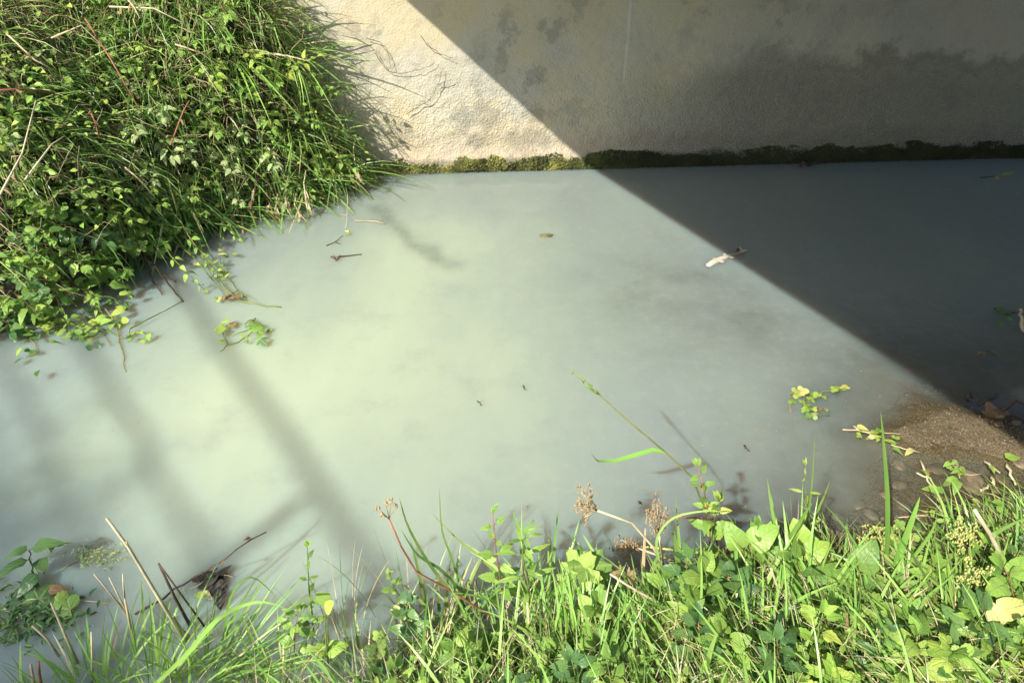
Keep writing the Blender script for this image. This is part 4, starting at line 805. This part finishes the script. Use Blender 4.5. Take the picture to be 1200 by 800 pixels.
big_blade('blade rising left of the lime leaf trio', [(918, 680), (915, 640), (905, 600), (899, 560)], .015)
big_blade('folded blade crossing behind the lime leaf trio', [(915, 690), (922, 640), (938, 610), (952, 588)], .020)
big_blade('yellowish blade leaning over beside the tall stem', [(950, 635), (958, 600), (966, 580), (973, 562)], .010, 'leaf_lime')
big_blade('thin blade rising from the lime leaf trio', [(945, 645), (948, 600), (952, 560), (955, 508)], .008)
big_blade('bright blade standing up under the arching stalk', [(775, 700), (772, 660), (770, 630), (790, 606), (830, 598), (845, 600)], .010, 'grass_bright')
big_blade('upright blade left of the round leaves', [(800, 705), (796, 665), (790, 620)], .016)
big_blade('curved blade between dry stalks and round leaves', [(845, 700), (850, 665), (847, 642)], .014)
big_blade('long horizontal blade over the middle weeds', [(920, 712), (880, 706), (840, 696), (805, 697)], .016, nrm=(0, 0, 1))
big_blade('thick pale blade running down the lower middle', [(820, 815), (830, 770), (840, 740)], .020)
big_blade('slender dark blade pointing up over the water left of centre', [(545, 700), (530, 655), (518, 620), (515, 570)], .009, 'grass')
big_blade('slender dark blade leaning left off the reddish stem', [(550, 715), (510, 670), (480, 620), (468, 583)], .012, 'grass')
big_blade('slender blade leaning up left toward the small umbel', [(560, 715), (520, 670), (490, 650), (470, 620)], .012, 'grass_dark')
big_blade('long blade leaning left over the centre weeds', [(600, 690), (560, 650), (540, 635), (505, 600)], .010, 'grass')
big_blade('broad bright blade at the bottom left arching right', [(150, 830), (215, 770), (255, 725), (300, 705), (335, 712)], .014)
big_blade('dark thin blade arching over at the lower left', [(260, 760), (270, 700), (295, 676), (325, 700)], .008, 'grass_dark')
big_blade('single green blade at the bottom left corner', [(25, 815), (24, 780), (24, 752)], .010)
# bent flowering grass stem over the water
b0 = ground_at(842, 640); t_ = empty('flowering_grass', b0); tag(t_, 'long thin grass stem leaning left over the water with a curling leaf', 'grass stem')
P = [b0] + [aty(q[0], q[1], b0.y + d_ + .0) for q, d_ in (((812, 560), .02), ((780, 530), .04), ((735, 492), .08), ((702, 462), .12), ((672, 434), .16))]
m = MB(); m.tube([q - b0 for q in P], .0042, .0022, 5); m.build('stem', M['stem'], t_)
q0 = P[2] - b0; yb = P[2].y; LP = [q0] + [aty(q[0], q[1], yb - .02 * i) - b0 for i, q in enumerate(((765, 527), (745, 533), (720, 540), (700, 540), (692, 531)))]
m = MB(); m.ribbon(LP, .018, (0, -.4, 1)); m.build('leaf', M['grass_bright'], t_)
m = MB()
for i in range(26):
    u = rng.uniform(.05, 1); p = (P[4] - b0).lerp(P[5] - b0, u); m.tube([p, p + V3(rng.uniform(-.008, .012), 0, rng.uniform(-.02, .008))], .003, .0015, 3)
for q in ((684, 450), (690, 456), (696, 458)): m.tube([P[4] - b0, aty(q[0], q[1], P[4].y) - b0], .0022, .003, 3)
m.build('seed_head', M['grass'], t_)
# dry stalks
def stalk(lab, pix, r0=.006, mat='stem_dry', name='dry_stalk', dys=.0, side=None, r1=None):
    b0 = ground_at(*pix[0]); t_ = empty(name, b0); tag(t_, lab, 'dry stalk' if mat != 'stem' else 'stem'); P = [b0] + [aty(q[0], q[1], b0.y + dys * (i + 1)) for i, q in enumerate(pix[1:])]
    m = MB(); m.tube([q - b0 for q in P], r0, r1 or r0 * .6, 6); m.build('stem', M[mat], t_)
    for (i, q) in (side or []):
        s0 = P[i] - b0; e = aty(q[0], q[1], P[i].y) - b0; m = MB(); m.tube([s0, s0.lerp(e, .5) + V3(0, 0, .004), e], r0 * .6, r0 * .4, 4); m.build('twig', M[mat], t_)
    return t_, P, b0
stalk('tall straw coloured stalk leaning left at the lower left', [(218, 752), (186, 700), (150, 640), (125, 607)], .0065, side=[(2, (148, 634))])
stalk('short thick straw stalk beside the tall one', [(222, 748), (210, 735), (203, 722)], .008)
stalk('forked pale stalk rising from the left grass', [(158, 760), (150, 720), (146, 700)], .005, side=[(1, (110, 672)), (1, (128, 676)), (2, (144, 672))])
stalk('reddish broken stalk near the bottom left corner', [(92, 778), (75, 740), (60, 706)], .005, 'stem_dry', side=[(1, (78, 752))])
stalk('short broken stalk crossing the reddish one', [(70, 770), (55, 748), (38, 733)], .005)
stalk('dark stalk forming a peak above the leaf patch', [(224, 735), (205, 700), (186, 660)], .006, 'twig')
stalk('second dark stalk of the peak above the leaf patch', [(248, 745), (215, 700), (186, 660)], .004, 'twig')
stalk('short reddish stub at the bottom left', [(50, 812), (46, 790), (45, 775)], .006, 'stem_red'); stalk('straw stub beside the reddish one', [(42, 812), (39, 795), (36, 778)], .006)
stalk('pale stalk standing in the lower left grass', [(108, 800), (108, 770), (107, 740)], .004)
t_, P, b0 = stalk('reddish branching stem lying left toward the water with a tiny umbel', [(600, 735), (560, 712), (525, 690), (488, 670), (470, 640), (456, 608)], .0042, 'stem_red', 'umbel_stem', r1=.003)
top_ = P[-1] - b0; m = MB()
for q in ((443, 595), (452, 590), (458, 586), (464, 592), (448, 602)):
    e = aty(q[0], q[1], P[-1].y) - b0; m.tube([top_, e], .0015, .0012, 3)
    for _ in range(5): m.blob(e + V3(rng.uniform(-.006, .006), rng.uniform(-.005, .005), rng.uniform(-.006, .006)), .004, 1, 3)
m.build('seed_head', M['seed'], t_)
def seedhead(lab, pix, cx, cy, rx, ry, mat='seed', stem='stem_dry', n=150, name='seed_head_plant', flat=False, sz=.0042):
    t_, P, b0 = stalk(lab, pix, .0055, stem, name, r1=.0035); t_['category'] = 'seed head'; m = MB(); root = P[-1] - b0; yy = P[-1].y; rays = []
    m2 = MB()
    for k in range(12):
        a = 2 * math.pi * k / 12; e = aty(cx + rx * .75 * math.cos(a), cy + ry * .75 * math.sin(a), yy + rng.uniform(-.03, .03)) - b0; m2.tube([root, e], .0016, .0012, 3); rays.append(e)
    m2.build('ray', M[stem], t_)
    for k in range(n):
        a = rng.uniform(0, 6.28); q = rng.random() ** .6 * (1 + .3 * math.sin(a * 5 + cx)); e = aty(cx + rx * q * math.cos(a), cy + ry * q * math.sin(a) - abs(rx - ry) * .25 * math.sin(a * 3), yy + rng.uniform(-.035, .035)) - b0
        m.blob(e, (sz * rng.uniform(.5, .9), sz * .7, sz * rng.uniform(.8, 1.7)), k, 3, .2)
    m.build('seed_cluster', M[mat], t_, False)['kind'] = 'stuff'; return t_
seedhead('tallest dry brown seed head on a pale arched stalk', [(790, 690), (765, 640), (740, 612), (700, 598)], 685, 590, 12, 21)
seedhead('second dry seed head right of the tallest', [(778, 690), (776, 650), (772, 625)], 770, 606, 13, 22)
seedhead('low dark dry seed head between the two brown ones', [(800, 660), (770, 650), (742, 640)], 735, 640, 18, 12, 'seed')
seedhead('yellow green umbel at the water edge before the stones', [(1020, 680), (1022, 655), (1025, 640)], 1030, 630, 25, 15, 'umbel', 'stem', 200)
seedhead('yellow green umbel right of the olive stone', [(1135, 690), (1138, 660), (1135, 640)], 1130, 628, 18, 18, 'umbel', 'stem', 160)
seedhead('fluffy green umbel above the yellowish leaves', [(1150, 730), (1145, 710), (1142, 695)], 1142, 682, 22, 24, 'umbel', 'stem', 230)
seedhead('small lime umbel at the right edge of the bank', [(1195, 700), (1195, 680), (1198, 670)], 1196, 664, 14, 9, 'umbel', 'stem', 90)
stalk('pinkish dry grass ear leaning left at the right margin', [(1195, 700), (1178, 660), (1160, 625), (1142, 597)], .009, 'stem_dry')
stalk('yellow stalk lying level by the round leaves', [(860, 652), (830, 648), (790, 644), (755, 640)], .007, 'umbel')
stalk('orange brown stalk arching over the lime blade', [(870, 612), (820, 606), (780, 606)], .004, 'stem_red')
stalk('pale curved straw crossing the middle weeds', [(810, 735), (770, 705), (735, 685), (715, 672)], .006)
stalk('pale straw slanting right below the round leaves', [(790, 735), (820, 720), (846, 704)], .005)
stalk('bleached straw curling at the bottom centre', [(655, 770), (635, 755), (620, 730), (618, 705)], .006)
stalk('thick bleached straw in the lower right grass', [(945, 800), (930, 780), (915, 762)], .006)
stalk('greyish straw leaning in the right grass', [(930, 720), (912, 690), (903, 665)], .006)
# leafy plants of the near bank, each its own look
def nplant(lab, base, pix, key, mat, size, pairs, name='leafy_plant', cat='plant', dy=0, first=.2, r0=.0035, stem='stem', whorl=2, out=.75):
    b0 = ground_at(*base); P = [b0] + [aty(q[0], q[1], b0.y + dy * (i + 1)) for i, q in enumerate(pix)]
    return leafy(name, lab, cat, b0, None, 1, key, mat, size, pairs, path=P, first=first, r0=r0, stem=stem, whorl=whorl, out=out, up=(-.2, -.6, 1))
nplant('slim nettle rising over the water left of centre', (592, 720), [(588, 690), (582, 650), (577, 600)], 'nettle', 'leaf', .062, 7, 'nettle', 'nettle', stem='stem_red')
nplant('nettle with narrow leaves right of the slim nettle', (622, 730), [(620, 690), (612, 650), (615, 625)], 'lance', 'leaf', .10, 7, 'nettle', 'nettle')
nplant('small leafy stem with seed spikes left of centre', (368, 745), [(366, 720), (362, 690), (360, 640)], 'nettle', 'leaf', .045, 6, 'weed', 'weed')
nplant('low nettle at the bottom left of centre', (345, 770), [(345, 740), (350, 715)], 'nettle', 'leaf', .06, 5, 'nettle', 'nettle')
nplant('young nettle beside the bent grass stem', (832, 660), [(832, 620), (826, 580), (818, 545)], 'nettle', 'leaf', .06, 7, 'nettle', 'nettle', stem='stem_red')
nplant('nettle with lime leaves under the young nettle', (838, 660), [(835, 625), (838, 600), (842, 585)], 'nettle', 'leaf_lime', .07, 5, 'nettle', 'nettle')
nplant('sprig of dark small leaves above the yellow leaf', (480, 735), [(478, 710), (462, 690), (455, 672)], 'ovate', 'leaf', .045, 5, 'weed', 'weed')
nplant('ivy like dark leaves in the bottom centre', (500, 770), [(490, 750), (470, 725), (480, 705)], 'ovate', 'leaf_dark', .065, 6, 'weed', 'weed')
nplant('bushy green leaves at the bottom centre left', (450, 800), [(445, 780), (440, 760), (448, 745)], 'tri', 'leaf', .06, 6, 'weed', 'weed')
nplant('paired bright leaves low at the bottom centre', (535, 800), [(540, 790), (550, 770)], 'ovate', 'leaf_lime', .10, 4)
nplant('upright stem of lime leaves in the right middle', (895, 690), [(893, 665), (885, 640), (888, 615)], 'ovate', 'leaf', .07, 6)
nplant('fresh stem with small paired leaves over the shallows', (945, 655), [(946, 620), (945, 580), (944, 545)], 'lance', 'leaf_lime', .06, 5, 'weed', 'weed', r0=.002)
nplant('low leafy growth behind the lime leaf trio', (965, 660), [(962, 640), (955, 622)], 'tri', 'leaf_pale', .05, 5, 'weed', 'weed')
def rosette(lab, cx, cy, leaves, key='palm', name='broad_leaf_plant', cat='plant', depth=.0):
    """leaves: (px,py of leaf middle, heading degrees in picture, size, mat)"""
    b0 = ground_at(cx, cy); t_ = empty(name, b0); tag(t_, lab, cat); m = MB()
    for (px, py, ang, s_, mt) in leaves:
        a = R(ang); q = aty(px, py, b0.y + depth + rng.uniform(-.03, .03)); dr = V3(math.cos(a), .35 * math.sin(a) + .0, math.sin(a) * .85).normalized()
        s_ *= .80; upv = V3(-.3 + rng.uniform(-.35, .35), -.6 + rng.uniform(-.3, .3), .9); dr = (dr + V3(0, -.25, rng.uniform(-.35, .0))).normalized(); st = q - b0 - dr * s_ * .45
        place_leaf(t_, leafset(key, mt)[rng.randrange(3)], st, dr, upv, s_); m.tube([V3(0, 0, 0), st * .5 + V3(0, 0, .02), st], .003, .0022, 4)
    m.build('stem', M['stem'], t_); return t_
rosette('large lobed green leaves by the low dark seed head', 700, 725, [(690, 655, 70, .20, 'leaf'), (672, 662, 150, .16, 'leaf'), (710, 665, 20, .16, 'leaf'), (655, 690, 190, .15, 'leaf'), (690, 685, 230, .14, 'leaf')])
rosette('withered brown lobed leaf beside the large lobed leaves', 745, 712, [(743, 670, 60, .09, 'leaf_dead'), (722, 664, 120, .07, 'leaf_dead')])
rosette('blue green lobed leaf low in the bottom centre', 660, 745, [(655, 728, 100, .15, 'leaf_dark'), (690, 735, 20, .12, 'leaf_dark')])
rosette('toothed pale leaf left of the upright blade', 772, 712, [(772, 686, 80, .10, 'leaf_lime'), (762, 690, 150, .08, 'leaf')], 'nettle')
rosette('large heart shaped leaves behind the folded blade', 880, 690, [(893, 628, 60, .13, 'leaf'), (863, 632, 110, .12, 'leaf'), (862, 660, 200, .11, 'leaf_dark'), (905, 650, 10, .11, 'leaf')], 'round')
rosette('vivid lime trio of leaves at the right of the near bank', 945, 690, [(940, 635, 110, .15, 'leaf_lime'), (955, 645, 60, .11, 'leaf_lime'), (940, 665, 190, .11, 'leaf_lime'), (963, 668, 330, .13, 'leaf_lime')], 'round')
rosette('three rounded veined leaves beside the lime trio', 1000, 715, [(986, 683, 160, .15, 'leaf'), (1015, 655, 80, .13, 'leaf'), (1020, 690, 10, .13, 'leaf'), (1003, 715, 230, .10, 'leaf'), (983, 715, 200, .09, 'leaf')], 'round')
rosette('dark rounded leaves under the rounded veined leaves', 960, 745, [(950, 718, 120, .14, 'leaf_dark'), (975, 735, 20, .13, 'leaf_dark'), (940, 745, 200, .12, 'leaf_dark')], 'round')
rosette('toothed leaf with a reddened edge at the lower right', 1110, 750, [(1113, 725, 40, .16, 'leaf'), (1085, 738, 170, .11, 'leaf')], 'nettle')
rosette('pale yellow leaves on one stem in the bottom right corner', 1170, 775, [(1168, 722, 110, .12, 'leaf_yellow'), (1188, 712, 40, .13, 'leaf_yellow'), (1162, 742, 250, .12, 'leaf_yellow'), (1176, 748, 280, .08, 'leaf_yellow')], 'ovate')
rosette('blurred green leaves at the bottom right edge', 1190, 790, [(1195, 755, 60, .10, 'leaf'), (1150, 780, 180, .12, 'leaf_dark'), (1180, 790, 0, .12, 'leaf_dark')], 'ovate')
rosette('yellow and orange leaf standing in the lower left weeds', 465, 740, [(466, 712, 90, .09, 'leaf_yellow'), (462, 722, 250, .06, 'leaf_yellow')], 'tri')
rosette('lobed leaves spreading in the bottom centre', 555, 790, [(545, 765, 150, .12, 'leaf'), (575, 750, 60, .11, 'leaf_lime'), (560, 785, 10, .12, 'leaf_lime'), (530, 790, 190, .11, 'leaf')], 'palm')
rosette('pair of round leaves at the bottom left of centre', 385, 790, [(378, 762, 110, .08, 'leaf_lime'), (392, 758, 50, .08, 'leaf_lime'), (385, 710, 60, .06, 'leaf_lime'), (378, 700, 120, .06, 'leaf')], 'round')
rosette('lobed leaf low between the middle grass blades', 770, 790, [(765, 765, 100, .12, 'leaf'), (790, 775, 20, .11, 'leaf')], 'palm')
rosette('small bright leaves in front of the middle stalks', 855, 780, [(850, 760, 100, .09, 'leaf_lime'), (870, 765, 40, .10, 'leaf'), (845, 785, 200, .09, 'leaf')], 'ovate')
# the rest of the near bank weeds: alike, shared labels
def nscat(n, box, mind, sd_): 
    r = random.Random(sd_); out = []; tr_ = 0
    while len(out) < n and tr_ < 3000:
        tr_ += 1; q = (r.uniform(box[0], box[2]), r.uniform(box[1], box[3]))
        if all((q[0] - a) ** 2 + (q[1] - b_) ** 2 > mind ** 2 for a, b_ in out) and ground_at(*q).z > .02: out.append(q)
    return out
_s = nscat(50, (400, 690, 1200, 860), 29, 21); _n = place_names(_s, 4, ['back', 'second', 'third', 'front'])
for (px, py) in _s:
    sk = rng.choice(['ovate', 'nettle', 'tri', 'round']); ck = rng.choice(['leaf', 'leaf', 'leaf', 'leaf_dark', 'leaf', 'leaf_dark', 'leaf_lime'])
    leafy('low_weed', f'low {CW[ck]} {SW[sk]} leaved weed, {_n[(px, py)]}', 'weed', ground_at(px, py), V3(rng.uniform(-.35, .35), .3, 1), rng.uniform(.14, .30) * (1 if px > 600 else .8), sk, ck, rng.uniform(.065, .12), 6, (0, -.1, -.3), 'low weeds of the near bank')
_s = nscat(12, (930, 695, 1200, 760), 28, 22); _n = place_names(_s, 2, ['upper', 'lower'])
for (px, py) in _s:
    ck = rng.choice(['leaf', 'leaf_pale', 'leaf_lime'])
    leafy('fern_weed', f'feathery {CW[ck]} right margin weed, {_n[(px, py)]}', 'weed', ground_at(px, py), V3(rng.uniform(-.3, .3), .2, 1), rng.uniform(.07, .13), 'lance', ck, rng.uniform(.03, .05), 8, (0, -.1, -.5), 'feathery weeds on the right margin', whorl=3)

for q in [('tall grass clump leaning over the water at the centre', 640, 735, .36, 'grass_bright'), ('fresh grass fan beside the lobed leaves', 735, 735, .34, 'grass_bright'), ('long blades crossing under the arching stalk', 800, 740, .38, 'grass'), ('grass clump under the heart shaped leaves', 860, 745, .34, 'grass_bright'),
          ('tall blades rising behind the lime trio', 930, 730, .38, 'grass_bright'), ('grass fan in front of the rounded leaves', 985, 770, .36, 'grass_bright'), ('broad blades left of the toothed leaf', 1060, 745, .36, 'grass_bright'), ('grass clump right of the toothed leaf', 1145, 770, .36, 'grass'), ('mixed grass beside the fluffy green umbel', 1100, 715, .26, 'grass'), ('wiry grass behind the yellow leaf', 520, 745, .28, 'grass'), ('wiry dry grass left of the slim nettle', 570, 760, .26, 'straw'), ('wiry straw among the lower right blades', 1010, 740, .26, 'straw'), ('pale straw behind the middle stalks', 840, 720, .22, 'straw'), ('bleached straw under the lobed leaves', 700, 760, .24, 'straw')]:
    np_tuft(q[0], q[1], q[2], 30, q[3], (rng.uniform(-.35, .35), .25, 1), .0155 if q[4] != 'straw' else .005, q[4], .5, .8, int(q[1]), .13)
# pollen, dust and scum on the surface
n = 900; qx = npr.uniform(-60, 1260, n); qy = npr.uniform(215, 760, n); V = []; F = []
for i in range(n):
    if fbm(np.array([qx[i] / 130.]), np.array([qy[i] / 60.]), 88, 3)[0] < .45: continue
    p = at(qx[i], qy[i], .0025); r_ = rng.uniform(.0015, .0042); a = rng.uniform(0, 6.28); b_ = len(V)
    for k in range(5): V.append((p.x + math.cos(a + k * 1.257) * r_ * rng.uniform(.6, 1.5), p.y + math.sin(a + k * 1.257) * r_, .0025 + rng.uniform(0, .0015)))
    F.append([b_ + k for k in range(5)])
tag(link('floating_dust', npmesh('floating_dust', np.array(V), np.array(F), M['seed'])), 'specks of dust and pollen on the water surface', 'dust', kind='stuff')

def on_wall(px, py, off=.012):
    r = ray(px, py); t = (5.78 + .07 * (CAM.x - .63) - off) / (r.y - .07 * r.x); return CAM + r * t
for lab, paths in [('thin dry tendril crossing the sunlit wall from the grass', [[(440, 62), (452, 82), (470, 87), (492, 82), (510, 73)], [(428, 44), (446, 50), (456, 66), (458, 80)]]),
                   ('forked dry rootlet climbing the sunlit wall above the moss', [[(476, 134), (492, 124), (504, 118), (514, 98), (519, 80)], [(513, 99), (520, 97), (528, 93)], [(505, 118), (498, 120), (492, 118)]]),
                   ('faint hair thin root high on the sunlit wall', [[(492, 42), (504, 56), (518, 64), (531, 68)]])]:
    b0 = on_wall(*paths[0][0]); t_ = empty('rootlet', b0); tag(t_, lab, 'root')
    for pth in paths:
        P = [on_wall(*q, rng.uniform(.028, .045)) - b0 for q in pth]; Q = []
        for i in range(len(P) - 1):
            for k in range(4): Q.append(P[i].lerp(P[i + 1], k / 4) + V3(rng.uniform(-1, 1), 0, rng.uniform(-1, 1)) * .006)
        Q.append(P[-1]); m = MB(); m.tube(Q, .0026, .0015, 4); m.build('root', M['twig'], t_)
# straws and short dead stems tangled in the near bank, individually too fine to count
m = MB()
for _ in range(900):
    px = rng.uniform(330, 1200); py = rng.uniform(680, 850); p = ground_at(px, py)
    if p.z < .02: continue
    a = rng.uniform(0, 6.28); L_ = rng.uniform(.05, .17); d = V3(math.cos(a), math.sin(a), rng.uniform(-.1, 1.2)).normalized(); p = p + V3(0, 0, rng.uniform(.03, .16))
    m.tube([p, p + d * L_ * .5 + V3(0, 0, .008), p + d * L_], rng.uniform(.0012, .0028), .001, 3)
tag(m.build('straw_tangle', M['stem_dry']), 'tangle of bleached straw bits caught in the near bank plants', 'straw', kind='stuff')
m = MB()
for _ in range(700):
    px = rng.uniform(0, 410); py = rng.uniform(0, 360); p = ground_at(px, py)
    if p.z < .1: continue
    nn = (CAM - p).normalized(); a = rng.uniform(0, 6.28); L_ = rng.uniform(.10, .32); d = V3(math.cos(a), 0, math.sin(a)); p = p + nn * rng.uniform(.12, .34)
    m.tube([p, p + d * L_ * .35 + nn * .02, p + d * L_ * .7 + V3(rng.uniform(-.04, .04), 0, rng.uniform(-.04, .04)), p + d * L_ + V3(0, 0, -.03)], rng.uniform(.0015, .0035), .0012, 3)
tag(m.build('vine_tangle', M['stem_dry']), 'tangle of thin pale stems caught in the left bank growth', 'dead stems', kind='stuff')

for j, (a, c_) in enumerate([((205, 255), [(222, 278), (238, 300), (252, 322)]), ((180, 272), [(200, 300), (222, 322), (240, 340)]), ((130, 300), [(140, 322), (152, 345)]), ((240, 240), [(262, 262), (280, 280)]), ((60, 340), [(75, 365), (84, 392)]), ((100, 318), [(106, 345), (116, 368)])]):
    b0 = ground_at(*a); P = [b0 + V3(0, 0, .12)] + [aty(q[0], q[1], at(q[0], q[1], .03 + .10 * (len(c_) - 1 - i)).y) for i, q in enumerate(c_)]
    leafy('trailing_sprig', f'thin leafy sprig trailing off the left bank, {ORD[[4, 3, 2, 5, 0, 1][j]]} from the left', 'sprig', b0, None, 1, 'nettle', ['leaf', 'leaf_lime'][j % 2], .06, 7, path=[b0] + P, first=.3, r0=.003, group='leafy sprigs trailing off the left bank')
for q in [('wispy fine grass rising over the water at left of centre', 480, 720, .34), ('thin wispy stems right of the slim nettle', 610, 715, .34), ('fine stems above the low leaves at lower left', 400, 745, .30), ('wispy dry grass beside the fresh stem', 930, 690, .30)]:
    np_tuft(q[0], q[1], q[2], 22, q[3], (-.1, .3, 1), .0032, 'grass', .4, .6, int(q[1]), .12, .35)
